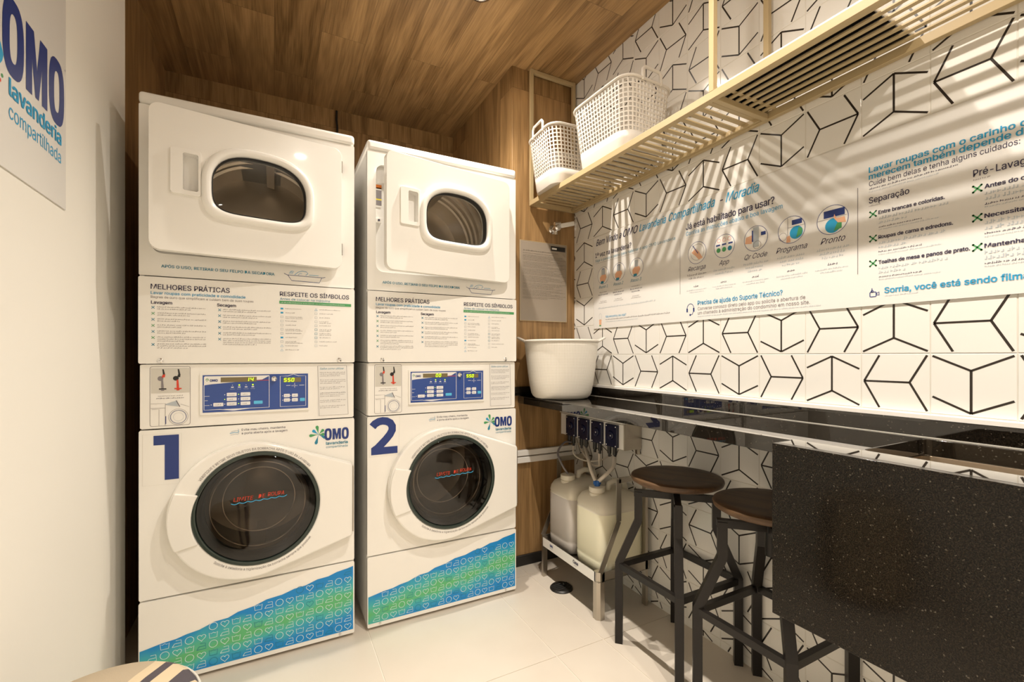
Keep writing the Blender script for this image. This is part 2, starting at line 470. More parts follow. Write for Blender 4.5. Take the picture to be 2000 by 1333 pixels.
    def text(s, fr, t, x0, y, cap, m, x1=None, xs=None, bold=0, shear=0, align='l', l=0, res=2):
        vs, fs = text_polys(t, 0, shear, res)
        if not vs: return
        a = min(v[0] for v in vs); b = max(v[0] for v in vs); sy = cap / CAP
        if x1 is not None: sx = (x1 - x0) / (b - a)
        else: sx = sy * (xs or 1)
        if x1 is None and align == 'c': x0 = x0 - (b - a) * sx / 2
        if x1 is None and align == 'r': x0 = x0 - (b - a) * sx
        bw = bold * 1.6
        for q, (ox, oy) in enumerate(((0, 0),) if not bold else ((-bw, -bw * .4), (bw, bw * .4), (-bw, bw * .4), (bw, -bw * .4))):
            s.add([fr(x0 + (vx - a + ox) * sx, y + (vy + oy) * sy, l + q * .00018) for vx, vy in vs], fs, m)
    def arc_text(s, fr, t, cx, cy, r, ang0, ang1, cap, m, bottom=False, bold=0, res=1, l=0):
        vs, fs = text_polys(t, 0, 0, res)
        a = min(v[0] for v in vs); b = max(v[0] for v in vs); sy = cap / CAP; out = []
        for vx, vy in vs:
            k = (vx - a) / (b - a); an = ang0 + (ang1 - ang0) * k
            rr = r - vy * sy if bottom else r + vy * sy
            out.append(fr(cx + rr * math.cos(an), cy + rr * math.sin(an), l))
        s.add(out, fs, m)
    def build(s, name, parent=None, org=(0, 0, 0), bevel=0, seg=2, smooth=30, solid=0, loc=None, rot=None):
        me = bpy.data.meshes.new(name); o = Vector(org)
        me.from_pydata([tuple(Vector(v) - o) for v in s.v], [], s.f)
        for mm in s.mats: me.materials.append(mm)
        me.polygons.foreach_set('material_index', s.m)
        if s.uv:
            ul = me.uv_layers.new(name='UVMap')
            for p in me.polygons:
                for k, li in enumerate(p.loop_indices): ul.data[li].uv = s.uv[p.index][k]
        me.validate(); me.update()
        if smooth:
            me.polygons.foreach_set('use_smooth', [True] * len(me.polygons))
            me.set_sharp_from_angle(angle=R(smooth))
        ob = bpy.data.objects.new(name, me); col.objects.link(ob)
        if parent: ob.parent = parent
        if loc is not None: ob.location = loc
        elif not parent: ob.location = o
        if rot is not None: ob.rotation_euler = rot
        if solid:
            q = ob.modifiers.new('solid', 'SOLIDIFY'); q.thickness = solid; q.offset = 0
        if bevel:
            q = ob.modifiers.new('bevel', 'BEVEL'); q.width = bevel; q.segments = seg; q.limit_method = 'ANGLE'; q.angle_limit = R(40)
            q.harden_normals = False
        return ob

def tag(o, label, cat, group=None):
    o['label'] = label; o['category'] = cat
    if group: o['group'] = group
    return o
def thing(name, label, cat, loc, group=None):
    o = bpy.data.objects.new(name, None); col.objects.link(o); o.location = loc
    o.empty_display_size = .05
    return tag(o, label, cat, group)
def struct(o): o['kind'] = 'structure'; return o
def rrect(x0, x1, y0, y1, r, n=5):
    p = []
    for cx, cy, a in ((x1 - r, y1 - r, 0), (x0 + r, y1 - r, 90), (x0 + r, y0 + r, 180), (x1 - r, y0 + r, 270)):
        for i in range(n + 1): an = R(a + 90 * i / n); p.append((cx + r * math.cos(an), cy + r * math.sin(an)))
    return p
def circ(cx, cy, r, n=48): return [(cx + r * math.cos(2 * PI * i / n), cy + r * math.sin(2 * PI * i / n)) for i in range(n)]
def sgnp(v, p): return math.copysign(abs(v) ** p, v)
def copy_tree(o, parent=None):
    c = o.copy(); col.objects.link(c); c.parent = parent
    for ch in list(o.children): copy_tree(ch, c)
    return c

# greeked small print: word-length bars too small to read
def greek(b, fr, x0, x1, y, h, m, seed=0, l=0):
    rd = random.Random(seed); x = x0
    while x < x1 - h:
        for k in range(rd.choice((2, 3, 4, 5, 6, 7, 8))):
            w = h * rd.uniform(.38, .62); hh = h * rd.choice((.62, .62, .66, .92))
            if x + w > x1: break
            q = rd.random()
            if q < .4: b.rect(fr, x, x + w * .3, y, y + hh, m, l); b.rect(fr, x + w * .3, x + w, y + hh * .38, y + hh * .66, m, l)
            else: b.rect(fr, x, x + w, y, y + hh * .26, m, l); b.rect(fr, x + w * .62, x + w, y + hh * .26, y + hh, m, l)
            x += w + h * .20
        x += h * .34

# OMO wordmark, drawn letters
def omo(b, fr, x0, x1, y0, y1, m, l=0):
    w = (x1 - x0); h = y1 - y0; lw = w * .295; gap = w * .03
    def O(a, bb, c, d):
        sx = (bb - a) / 2; sy = (d - c) / 2; cx = (a + bb) / 2; cy = (c + d) / 2
        o_ = []; i_ = []
        for k in range(28):
            an = 2 * PI * k / 28; p = .72
            o_.append((cx + sx * sgnp(math.cos(an), p), cy + sy * sgnp(math.sin(an), p)))
            i_.append((cx + sx * .36 * sgnp(math.cos(an), p), cy + sy * .62 * sgnp(math.sin(an), p)))
        V = [fr(*q, l) for q in i_] + [fr(*q, l) for q in o_]
        b.add(V, [((k + 1) % 28, k, 28 + k, 28 + (k + 1) % 28) for k in range(28)], m)
    O(x0, x0 + lw, y0 - h * .05, y1 + h * .05); O(x1 - lw, x1, y0 - h * .05, y1 + h * .05)
    a = x0 + lw + gap; c = x1 - lw - gap; t = (c - a) * .27; mid = (a + c) / 2
    b.poly(fr, [(a, y0), (a + t, y0), (a + t, y0 + h * .55), (mid - t * .3, y0 + h * .02), (mid + t * .3, y0 + h * .02), (c - t, y0 + h * .55), (c - t, y0), (c, y0), (c, y1), (c - t * 1.3, y1), (mid, y0 + h * .45), (a + t * 1.3, y1), (a, y1)], m, l)
def splash(b, fr, cx, cy, r, mats, l=0):
    for i, (an, k) in enumerate(((100, 1), (45, .75), (0, .6), (-30, .85), (-105, 1.1), (185, .95), (140, .8))):
        a = R(an); L_ = r * k; wd = r * .17
        pts = [(cx, cy)]
        for t, ww in ((.35, .25), (.6, .65), (.85, 1), (1, .6), (1.02, 0), (1, -.6), (.85, -1), (.6, -.65), (.35, -.25)):
            pts.append((cx + math.cos(a) * L_ * t - math.sin(a) * wd * ww, cy + math.sin(a) * L_ * t + math.cos(a) * wd * ww))
        b.poly(fr, pts, mats[i % len(mats)], l)
def bullet(b, fr, cx, cy, r, m, l=0):
    for k in range(4):
        a = PI / 4 + k * PI / 2
        b.line(fr, [(cx, cy), (cx + r * math.cos(a), cy + r * math.sin(a))], r * .28, m, l)
        b.disc(fr, cx + r * .85 * math.cos(a), cy + r * .85 * math.sin(a), r * .2, m, 8, l)

# ================================================================== SETTING
XW, YB, ZC = 1.5, 3.0, 2.63
XL, XS = -.517, -.47
YF = -1.6
# floor tiles
b = MB()
b.box(-1.6, 1.65, YF, 3.1, -.06, -.002, 'floor_grout')
xs = [-1.6, -.846, -.256, .334, .924, 1.14, 1.62]; ys = [YF, -.95, -.36, .23, .82, 1.41, 2.0, 2.59, 3.1]
for i in range(len(xs) - 1):
    for j in range(len(ys) - 1):
        b.box(xs[i] + .0018, xs[i + 1] - .0018, ys[j] + .0012, ys[j + 1] - .0012, -.02, 0, 'floor_tile')
struct(b.build('floor'))
b = MB(); b.box(-1.6, XW + .1, YF, YB + .1, ZC, ZC + .08, 'wood_ceiling'); struct(b.build('ceiling'))
b = MB(); b.box(-.7, 1.2, YB, YB + .08, 0, ZC, 'wood_back'); struct(b.build('wall_back'))
b = MB(); b.box(XL - .06, XL, 2.0, YB, 0, ZC, 'wood_side'); struct(b.build('wall_left_alcove'))
b = MB(); b.box(XS - .1, XS, YF, 2.07, 0, ZC, 'white_wall'); struct(b.build('wall_left', bevel=.003))
b = MB(); b.box(-1.6, XW + .1, YF - .08, YF, 0, ZC, 'plain'); struct(b.build('wall_front'))
# wood clad column beside the machines
b = MB(); b.box(1.103, XW, 2.11, YB, 0, ZC, 'wood_back'); struct(b.build('wall_back_column', bevel=.0015))
# right wall with patterned tiles
b = MB()
b.box(XW + .0012, XW + .1, YF, YB, 0, ZC, 'grout')
PY, PZ, Y0, Z0 = .1556, .1547, 1.1625, 1.1155
lf = Fr((XW, 0, 0), (0, -1, 0), (0, 0, 1), .0003)
SEQ = 'DRUL'
def tile_lines(kind):
    base = [((.03, .96), (.5, .723)), ((.5, .723), (.97, .96)), ((.5, .723), (.5, .049)), ((.03, .285), (.5, .049)), ((.5, .049), (.97, .285))]
    t = {'D': lambda x, y: (x, y), 'U': lambda x, y: (1 - x, 1 - y), 'R': lambda x, y: (1 - y, x), 'L': lambda x, y: (y, 1 - x)}[kind]
    return [(t(*p), t(*q)) for p, q in base]
for kx in range(-7, 18):
    ya = Y0 - kx * PY; yb_ = ya - PY            # tile spans Y from yb_ to ya, left edge at ya
    if yb_ > 2.13: continue
    for kz in range(-8, 10):
        za = Z0 + kz * PZ; zb = za + PZ
        za_, zb_ = max(za, 0), min(zb, ZC)
        if zb_ - za_ < .01: continue
        g = .0010; c = .0010
        yy0, yy1 = yb_ + g, min(ya, 2.13) - g; z0, z1 = za_ + g, zb_ - g
        o_ = [(XW + .001, yy1, z0), (XW + .001, yy0, z0), (XW + .001, yy0, z1), (XW + .001, yy1, z1)]
        i_ = [(XW, yy1 - c, z0 + c), (XW, yy0 + c, z0 + c), (XW, yy0 + c, z1 - c), (XW, yy1 - c, z1 - c)]
        b.add(o_ + i_, [(4, 5, 6, 7), (0, 1, 5, 4), (1, 2, 6, 5), (2, 3, 7, 6), (3, 0, 4, 7)], 'tile')
        kind = SEQ[(kx - (kz + 1)) % 4]
        for (ax, ay), (bx, by) in tile_lines(kind):
            p0 = Vector((-ya + ax * PY, za + ay * PZ)); p1 = Vector((-ya + bx * PY, za + by * PZ))
            if min(p0.y, p1.y) < 0.004 or max(p0.y, p1.y) > ZC - .002:
                lo, hi = (p0, p1) if p0.y < p1.y else (p1, p0)
                if hi.y < .01 or lo.y > ZC - .01: continue
                if lo.y < .004: lo.x += (hi.x - lo.x) * (.004 - lo.y) / (hi.y - lo.y); lo.y = .004
                if hi.y > ZC - .002: hi.x -= (hi.x - lo.x) * (hi.y - ZC + .002) / (hi.y - lo.y); hi.y = ZC - .002
                p0, p1 = lo, hi
            b.line(lf, [p0, p1], .0052, 'tile_line')
struct(b.build('wall_right', smooth=0))
# skirting at the foot of the column
b = MB(); b.box(1.103, XW - .002, 2.098, 2.11, 0, .055, 'black'); struct(b.build('baseboard_back', bevel=.002))

# ceiling downlights
for i, (lx, ly, pw) in enumerate(LAMPS):
    t = thing('ceiling_downlight', ['recessed downlight in wood ceiling at the top edge above second machine', 'recessed downlight in wood ceiling above the bar stools',
              'recessed downlight in wood ceiling beside the viewer', 'recessed downlight in wood ceiling behind the viewer'][i], 'ceiling light', (lx, ly, ZC))
    b = MB(); b.lathe((0, 0, 0), (0, 0, -1), [(.052, 0), (.052, .003), (.048, .006), (.040, .006), (.036, .001)], 'chrome', 40); b.build('trim_ring', t)
    b = MB(); b.lathe((0, 0, -.0015), (0, 0, -1), [(.0001, 0), (.036, 0)], mat('lens_%d' % i, (1, 1, 1), .5, emit=(1, .90, .77), es=290), 32); b.build('lens', t)
    ld = bpy.data.lights.new('bulb', 'SPOT'); ld.energy = pw; ld.color = LIGHT_COL; ld.spot_size = R(124); ld.spot_blend = 1.0; ld.shadow_soft_size = .012
    lo = bpy.data.objects.new('bulb', ld); col.objects.link(lo); lo.parent = t; lo.location = (0, 0, -.008)

# ================================================================== STACKED WASHER DRYER
W = .676
F0 = Fr((0, 0, 0), (1, 0, 0), (0, 0, 1), .0008)
def fy(d): return Fr((0, d, 0), (1, 0, 0), (0, 0, 1), .0008)
fn = lambda x, y, d: (x, d, y)
def porthole(cx, cz, a, t, bt, k=1.0, n=56):
    p = []
    for i in range(n):
        an = 2 * PI * i / n; c, s_ = math.cos(an), math.sin(an)
        if s_ >= 0: p.append((cx + a * k * sgnp(c, .78), cz + t * k * sgnp(s_, .88)))
        else: p.append((cx + a * k * sgnp(c, .38), cz + bt * k * sgnp(s_, .50)))
    return p
GD = dict(cx=.343, cz=1.680)

def make_stack():
    t = thing('stacked_washer_dryer', '', 'washing machine', (0, 0, 0))
    # cabinet shell
    b = MB(); D = .74
    for x0, x1 in ((0, .012), (W - .012, W)):
        b.box(x0, x1, .012, D, .015, .862, 'enamel_side'); b.box(x0, x1, .012, D, .866, 1.079, 'enamel_side'); b.box(x0, x1, .012, D, 1.084, 1.94, 'enamel_side')
    b.box(.012, W - .012, D - .01, D, .015, 1.94, 'enamel_side')
    b.box(.012, W - .012, .03, D - .01, .015, .03, 'enamel_side'); b.box(.012, W - .012, .03, D - .01, 1.06, 1.09, 'enamel_side'); b.box(.012, W - .012, .03, D - .01, 1.93, 1.94, 'enamel_side')
    b.build('cabinet', t, bevel=.003)
    b = MB(); b.box(-.001, W + .001, -.004, D, 1.943, 1.983, 'enamel'); b.build('top_lid', t, bevel=.012, seg=4)
    for x in (.06, W - .06):
        for y in (.06, D - .06): b = MB(); b.cyl((x, y, 0), (x, y, .02), .022, 'rubber', 16); b.build('foot', t)
    # dryer front with opening
    b = MB(); b.plate(rrect(0, W, 1.376, 1.941, .004), [rrect(.034, .618, 1.452, 1.888, .03)], fn, 0, .02, 'enamel')
    ft = b.build('dryer_front', t, bevel=.002)
    b = MB(); b.plate(rrect(.02, .64, 1.44, 1.90, .01), [circ(.343, 1.68, .205)], fn, .020, .024, 'enamel_side')
    b.build('door_recess', ft)
    b = MB(); e = .0195
    fr = fy(e)
    b.rect(fr, .036, .060, 1.72, 1.80, 'paper'); b.rect(fr, .036, .060, 1.795, 1.812, 'orange'); b.rect(fr, .036, .060, 1.755, 1.790, 'grey_ink', .0003)
    b.rect(fr, .036, .060, 1.727, 1.748, 'grey_ink', .0003); b.rect(fr, .036, .060, 1.749, 1.754, 'yellow', .0004)
    b.build('warning_label', ft)
    b = MB(); b.box(.038, .058, .012, .0198, 1.655, 1.672, 'plastic_white'); b.rect(fy(.012), .044, .052, 1.661, 1.669, 'dark_ink'); b.build('door_switch', ft)
    b = MB()  # dryer drum with pressed rings
    pr = [(.205, .024)]; d = .03
    for k in range(7):
        pr += [(.262, d), (.262, d + .038), (.252, d + .042), (.252, d + .05)]; d += .055
    pr += [(.262, d), (.262, .58), (.05, .60), (.0001, .60)]
    b.lathe((.343, 0, 1.68), (0, 1, 0), pr, 'drum', 64)
    for k in range(3):
        a = R(80 + 120 * k); c = Vector((.343 + math.cos(a) * .235, 0, 1.68 + math.sin(a) * .235))
        b.obox(c + Vector((0, .06, 0)), c + Vector((0, .5, 0)), .03, .05, 'drum', up=(math.cos(a), 0, math.sin(a)))
    b.build('dryer_drum', t)
    # text under the door
    b = MB(); b.text(F0, 'APÓS O USO, RETIRAR O SEU FELPO DA SECADORA', .060, 1.405, .0095, 'teal_ink', x1=.395, bold=.008)
    b.line(F0, [(.427, 1.416), (.437, 1.411), (.560, 1.409), (.569, 1.412)], .0018, 'navy')
    b.line(F0, [(.440, 1.410), (.452, 1.391), (.548, 1.389), (.556, 1.408)], .0018, 'navy')
    b.line(F0, [(.462, 1.413), (.474, 1.424), (.488, 1.429), (.503, 1.427), (.508, 1.421), (.500, 1.414)], .0016, 'cyan_ink')
    b.line(F0, [(.474, 1.413), (.480, 1.419), (.487, 1.419)], .0014, 'cyan_ink'); b.line(F0, [(.512, 1.416), (.545, 1.416)], .0016, 'cyan_ink')
    for k in range(3): b.line(F0, [(.443 + .002 * k, 1.417 + .004 * k), (.449 + .002 * k, 1.419 + .004 * k), (.456 + .002 * k, 1.417 + .004 * k)], .0014, 'cyan_ink')
    b.build('lettering', ft, smooth=0)
    # dryer door, hinged right, slightly open; local origin at hinge
    H = (.620, -.004, 0); dw = .582
    dd = bpy.data.objects.new('dryer_door', None)
    hx = .620
    gl = porthole(GD['cx'] - hx + .003, GD['cz'], .143, .108, .092)
    ou = porthole(GD['cx'] - hx + .003, GD['cz'], .173, .138, .120)
    b = MB()
    hole = rrect(.112 - hx, .166 - hx, 1.640, 1.760, .006)
    b.plate(rrect(-dw, 0, 1.443, 1.903, .030, 6), [gl, hole], fn, -.032, -.003, 'enamel')
    dr = b.build('dryer_door', t, bevel=.007, seg=3, loc=H, rot=(0, 0, R(8.8)))
    b = MB()  # porthole bezel, a raised moulded ring
    def lp(k, y):
        q = [(o[0] + (g[0] - o[0]) * k, y, o[1] + (g[1] - o[1]) * k) for o, g in zip(ou, gl)]
        return q
    b.loft([lp(-.06, -.0315), lp(.0, -.040), lp(.12, -.048), lp(.28, -.051), lp(.62, -.051), lp(.8, -.048), lp(.97, -.036), lp(1.0, -.02)], 'enamel')
    b.build('porthole_frame', dr, smooth=60)
    b = MB(); b.loft([lp(.985, -.040), lp(1.02, -.041), lp(1.05, -.036), lp(1.06, -.018), lp(1.0, -.010)], 'rubber'); b.build('door_seal', dr, smooth=60)
    b = MB()
    cxl = GD['cx'] - hx + .003
    b.loft([lp(1.0, -.030)] + [[(cxl + (p[0] - cxl) * k, y, GD['cz'] + (p[2] - GD['cz']) * k) for p in lp(1.0, 0)] for k, y in ((.85, -.026), (.5, -.022), (.02, -.020))], 'glass_dryer')
    b.build('door_glass', dr, smooth=60)
    b = MB()  # recessed pull
    b.plate(rrect(.092 - hx, .172 - hx, 1.626, 1.772, .008), [rrect(.124 - hx, .165 - hx, 1.640, 1.760, .006)], fn, -.040, -.030, 'enamel')
    b.loft([[(x - hx, -.030, z) for x, z in rrect(.124, .165, 1.640, 1.760, .006)], [(x - hx + (.004 if x < .14 else 0), -.008, z) for x, z in rrect(.124, .165, 1.642, 1.758, .006)]], 'enamel_side')
    b.poly(Fr((-hx, -.008, 0), (1, 0, 0), (0, 0, 1), 0), rrect(.112, .167, 1.640, 1.760, .006), 'enamel_side')
    b.build('door_handle', dr, bevel=.003)
    for z in (1.50, 1.82): b = MB(); b.cyl((.004, -.012, z), (.004, -.012, z + .045), .005, 'chrome', 12); b.build('hinge', dr)
    # instruction panel
    b = MB(); b.plate(rrect(0, W, 1.083, 1.372, .006), [], fn, -.006, .02, 'enamel'); ip = b.build('instruction_panel', t, bevel=.006, seg=3)
    F6 = fy(-.006); b = MB()
    b.text(F6, 'MELHORES PRÁTICAS', .033, 1.331, .0165, 'dark_ink', x1=.255, bold=.007)
    b.text(F6, 'Lavar roupas com praticidade e comodidade', .033, 1.314, .0095, 'cyan_ink', x1=.303, bold=.004)
    b.text(F6, 'Regras de ouro que simplificam e cuidam bem de suas roupas', .033, 1.301, .0078, 'grey_ink', x1=.328)
    b.text(F6, 'Lavagem', .034, 1.282, .010, 'dark_ink', x1=.090, bold=.012); b.text(F6, 'Secagem', .218, 1.282, .010, 'dark_ink', x1=.274, bold=.012)
    b.text(F6, 'RESPEITE OS SÍMBOLOS', .413, 1.331, .0155, 'dark_ink', x1=.655, bold=.006)
    b.text(F6, 'Antes de colocar na máquina', .413, 1.316, .0085, 'teal_ink', x1=.585)
    b.rect(F6, .411, .663, 1.302, 1.313, 'green_ink'); greek(b, F6, .416, .64, 1.3055, .004, 'paper', 3, .0004)
    z = 1.270
    for k in range(7):
        bullet(b, F6, .039, z, .0055, 'green_ink' if k % 2 else 'teal_ink')
        n = 3 if k >= 5 else 2
        for q in range(n): greek(b, F6, .050, .186 - (.03 * random.Random(k * 7 + q).random() if q == n - 1 else 0) - (.04 if q == n - 1 else 0), z + .0005 - q * .0068, .0046, 'grey_ink', k * 5 + q)
        z -= .0200 + (.003 if k >= 5 else 0)
    z = 1.270
    for k in range(6):
        bullet(b, F6, .225, z, .0055, 'teal_ink'); n = 4 if k == 5 else 2
        for q in range(n): greek(b, F6, .235, .385 - (.045 if q == n - 1 else 0), z + .0005 - q * .0068, .0046, 'grey_ink', k * 9 + q + 50)
        z -= .0205
    for k in range(11):
        z = 1.284 - .0153 * k
        if k in (0, 1, 7): b.rect(F6, .415, .424, z - .003, z + .003, 'cyan_ink')
        elif k in (9, 10): b.line(F6, [(.415, z - .004), (.424, z - .004), (.4195, z + .004)], .0012, 'cyan_ink', 0, True)
        else: b.frame(F6, .415, .424, z - .004, z + .004, .001, 'pale_ink')
        greek(b, F6, .431, .46 + .035 * random.Random(k).random(), z - .001, .0042, 'grey_ink', k + 80)
        if k % 3 == 2: greek(b, F6, .431, .49, z - .0065, .0042, 'grey_ink', k + 90)
    for k in range(10):
        z = 1.285 - .0153 * k
        if k == 0: b.line(F6, [(.531, z - .004), (.540, z - .004), (.5355, z + .004)], .0016, 'cyan_ink', 0, True)
        else: b.frame(F6, .531, .540, z - .004, z + .004, .001, 'teal_ink' if k in (5, 6, 7) else 'pale_ink')
        greek(b, F6, .547, .575 + .03 * random.Random(k + 5).random() + (.03 if k in (0, 8) else 0), z - .001, .0042, 'grey_ink', k + 110)
        if k in (3, 5, 6): greek(b, F6, .547, .590, z - .0065, .0042, 'grey_ink', k + 130)
    b.build('lettering', ip, smooth=0)
    for x in (.058, .619):
        b = MB(); b.lathe((x, -.006, 1.093), (0, -1, 0), [(.008, 0), (.008, .002), (.005, .0035), (.0001, .0035)], 'chrome', 20); b.rect(fy(-.0095), x - .004, x + .004, 1.0925, 1.0935, 'black'); b.build('screw', ip)
    # control console
    b = MB(); b.plate(rrect(.003, W - .003, .866, 1.080, .006), [], fn, .004, .03, 'enamel'); cc = b.build('control_console', t, bevel=.004, seg=3)
    b = MB(); b.plate(rrect(.167, .513, .904, 1.051, .004), [], fn, -.002, .004, 'enamel'); cp = b.build('control_panel', cc, bevel=.002)
    Fc = fy(-.002); b = MB()
    b.rect(Fc, .175, .508, .912, 1.042, 'panel_blue')
    l = .0004
    # left field: white top with rising edge
    b.poly(Fc, [(.179, 1.007), (.200, 1.010), (.225, 1.012), (.355, 1.023), (.378, 1.036), (.378, 1.038), (.182, 1.038), (.179, 1.035)], 'paper', l)
    b.line(Fc, [(.179, 1.007), (.179, .921), (.225, .921), (.262, .916), (.30, .921), (.378, .921), (.378, 1.037)], .0018, 'button_white', l)
    b.poly(Fc, [(.235, .9215), (.262, .915), (.27, .915), (.33, .9215)], 'button_white', l)
    splash(b, Fc, .189, 1.026, .006, ['green_ink'], 2 * l); omo(b, Fc, .196, .219, 1.019, 1.027, 'navy', 2 * l)
    b.rect(Fc, .228, .338, 1.016, 1.033, 'display', 2 * l); b.rect(Fc, .340, .378, 1.0195, 1.021, 'red_ink', 2 * l)
    for k in range(4):
        x = .263 + k * .021
        b.disc(Fc, x, 1.005, .0028 if k in (1, 3) else .0012, 'digit' if k in (1, 3) else 'button_white', 10, l)
        b.rect(Fc, x - .004, x + .004, .996, .9995, 'button_white', l); greek(b, Fc, x - .007, x + .008, .990, .003, 'pale_ink', k, l)
    for z in (.968, .953, .936): b.rect(Fc, .181, .195 if z != .953 else .190, z, z + .0012, 'button_white', l)
    for (x, z) in ((.246, .966), (.288, .966), (.246, .9495), (.288, .9495), (.206, .932), (.246, .933), (.288, .933)):
        b.poly(Fc, rrect(x, x + .030, z, z + .0125, .002, 2), 'button_white', l); greek(b, Fc, x + .006, x + .024, z + .004, .004, 'grey_ink', int(x * 1000 + z * 100), 2 * l)
        b.disc(Fc, x - .006, z + .006, .0016, 'digit' if (x, z) in ((.288, .966), (.246, .9495), (.288, .933)) else 'button_white', 8, l)
    b.poly(Fc, rrect(.329, .357, .935, .9465, .002, 2), 'button_cyan', l)
    # right field
    b.line(Fc, [(.414, .921), (.500, .921), (.500, 1.034), (.475, 1.034), (.458, 1.041), (.44, 1.034), (.414, 1.034)], .0016, 'button_white', l, True)
    b.rect(Fc, .424, .484, 1.011, 1.028, 'display', l)
    b.rect(Fc, .434, .448, .998, .9995, 'button_white', l); b.rect(Fc, .478, .495, .998, .9995, 'button_white', l); b.rect(Fc, .4615, .4627, .990, 1.008, 'button_white', l)
    greek(b, Fc, .452, .460, .996, .005, 'button_white', 1, l); greek(b, Fc, .4645, .474, .996, .005, 'button_white', 2, l)
    for (x, z) in ((.426, .955), (.453, .955), (.426, .9385), (.453, .9385)):
        b.poly(Fc, rrect(x, x + .020, z, z + .0125, .002, 2), 'button_white', l); greek(b, Fc, x + .004, x + .016, z + .004, .004, 'grey_ink', int(x * 900), 2 * l)
        b.disc(Fc, x - .004, z + .006, .0014, 'button_white', 8, l)
    b.poly(Fc, rrect(.480, .497, .9385, .9505, .002, 2), 'button_cyan', l)
    b.build('control_overlay', cp, smooth=0)
    b = MB(); b.lathe((.394, -.002, 1.024), (0, -1, 0), [(.010, 0), (.010, .004), (.007, .008), (.0075, .010), (.004, .012), (.0001, .012)], 'chrome', 28); b.build('key_lock', cp)
    # left sticker: two lever drawings and a washer drawing
    Fs = fy(.004); b = MB()
    b.line(Fs, rrect(.029, .139, .874, 1.073, .006, 3), .0012, 'grey_ink', 0, True)
    b.rect(Fs, .032, .137, .984, 1.066, 'grey_sticker')
    b.rect(Fs, .032, .137, 1.066, 1.0665, 'grey_ink', l)
    for cx, c1, c2 in ((.060, 'red_ink', 'grey_ink'), (.102, 'black', 'red_ink')):
        b.poly(Fs, [(cx + .002, 1.064), (cx + .006, 1.064), (cx + .010, 1.043), (cx + .004, 1.043)], 'black', l)
        b.poly(Fs, [(cx + .003, 1.046), (cx + .010, 1.047), (cx + .009, 1.037), (cx, 1.036)], c1, 2 * l)
        b.disc(Fs, cx - .003, 1.033, .008, 'grey_ink' if c1 == 'red_ink' else 'black', 16, l)
        b.poly(Fs, [(cx - .001, 1.028), (cx + .004, 1.028), (cx + .006, 1.000), (cx - .001, 1.000)], c2, 2 * l)
        b.rect(Fs, cx - .007, cx + .013, .996, 1.000, 'black' if c2 != 'red_ink' else 'red_ink', 2 * l); b.rect(Fs, cx - .001, cx + .007, .992, .997, c2, 3 * l)
    greek(b, Fs, .050, .122, .973, .004, 'grey_ink', 5, l); greek(b, Fs, .045, .128, .965, .0045, 'dark_ink', 6, l)
    b.line(Fs, [(.031, .949), (.070, .949), (.070, .876)], .001, 'grey_ink', l); b.line(Fs, [(.031, .934), (.070, .934)], .001, 'grey_ink', l); b.line(Fs, [(.034, .930), (.053, .930), (.053, .876)], .0008, 'grey_ink', l)
    b.poly(Fs, [(.071, .947), (.099, .957), (.106, .937), (.071, .944)], 'pale_ink', l); b.line(Fs, [(.100, .958), (.110, .936)], .0018, 'dark_ink', 2 * l)
    b.line(Fs, [(.112, .945), (.136, .935)], .0008, 'grey_ink', l); b.rect(Fs, .070, .0725, .880, .906, 'navy', l)
    b.ring(Fs, .106, .902, .022, .0014, 'navy', l=l); b.ring(Fs, .106, .902, .027, .0008, 'grey_ink', l=l); b.ring(Fs, .106, .902, .014, .0007, 'pale_ink', l=l)
    b.build('instruction_sticker', cc, smooth=0)
    b = MB(); b.rect(Fs, .542, .652, .878, 1.071, 'paper'); b.line(Fs, [(.5425, 1.0705), (.647, 1.0705), (.6535, .8785), (.5475, .8785)], .0012, 'grey_ink', l, True)
    b.text(Fs, 'Saiba como utilizar', .550, 1.056, .0075, 'teal_ink', x1=.638, shear=.3, l=l)
    z = 1.043
    for k, n in enumerate((3, 3, 2, 3, 2, 2)):
        for q in range(n):
            greek(b, Fs, .550, .645 - (.02 if q == n - 1 else 0), z, .0042, 'grey_ink' if not (k == 3 and q == 0) else 'dark_ink', k * 11 + q, l); z -= .0065
        z -= .009
    b.build('notice_sticker', cc, smooth=0)
    # washer front
    b = MB(); b.plate(rrect(0, W, .300, .862, .006), [circ(.346, .568, .20)], fn, 0, .02, 'enamel'); wf = b.build('washer_front', t, bevel=.003)
    b = MB()
    for k, (sz, sx) in enumerate(((.0, 0), (.006, .004), (-.006, .002))):
        b.line(F0, [(.255 + sx, .834 + sz), (.270 + sx, .837 + sz), (.280, .835 + sz), (.283, .839 + sz), (.279, .843 + sz)], .0016, 'pale_ink' if k else 'cyan_ink')
    b.text(F0, 'Evite mau cheiro, mantenha', .291, .8405, .0078, 'dark_ink', x1=.431); b.text(F0, 'a porta aberta após a lavagem', .291, .828, .0078, 'dark_ink', x1=.438)
    b.build('hint_lettering', wf, smooth=0); b = MB()
    splash(b, F0, .545, .807, .034, ['green_ink', 'green_ink', 'green_ink', 'teal_ink', 'teal_ink', 'green_ink', 'cyan_ink'])
    omo(b, F0, .566, .655, .784, .826, 'navy', .0004)
    b.text(F0, 'lavanderia', .572, .765, .0112, 'teal_ink', x1=.651, bold=.012); b.text(F0, 'compartilhada', .572, .752, .0085, 'teal_ink', x1=.651)
    b.build('logo_lettering', wf, smooth=0)
    # washer drum, gasket
    b = MB()
    b.lathe((.346, 0, .568), (0, 1, 0), [(.20, .0), (.195, .012), (.17, .025), (.165, .05), (.18, .07)], 'rubber', 64); wd_ = b.build('door_gasket', t, smooth=50)
    b = MB()
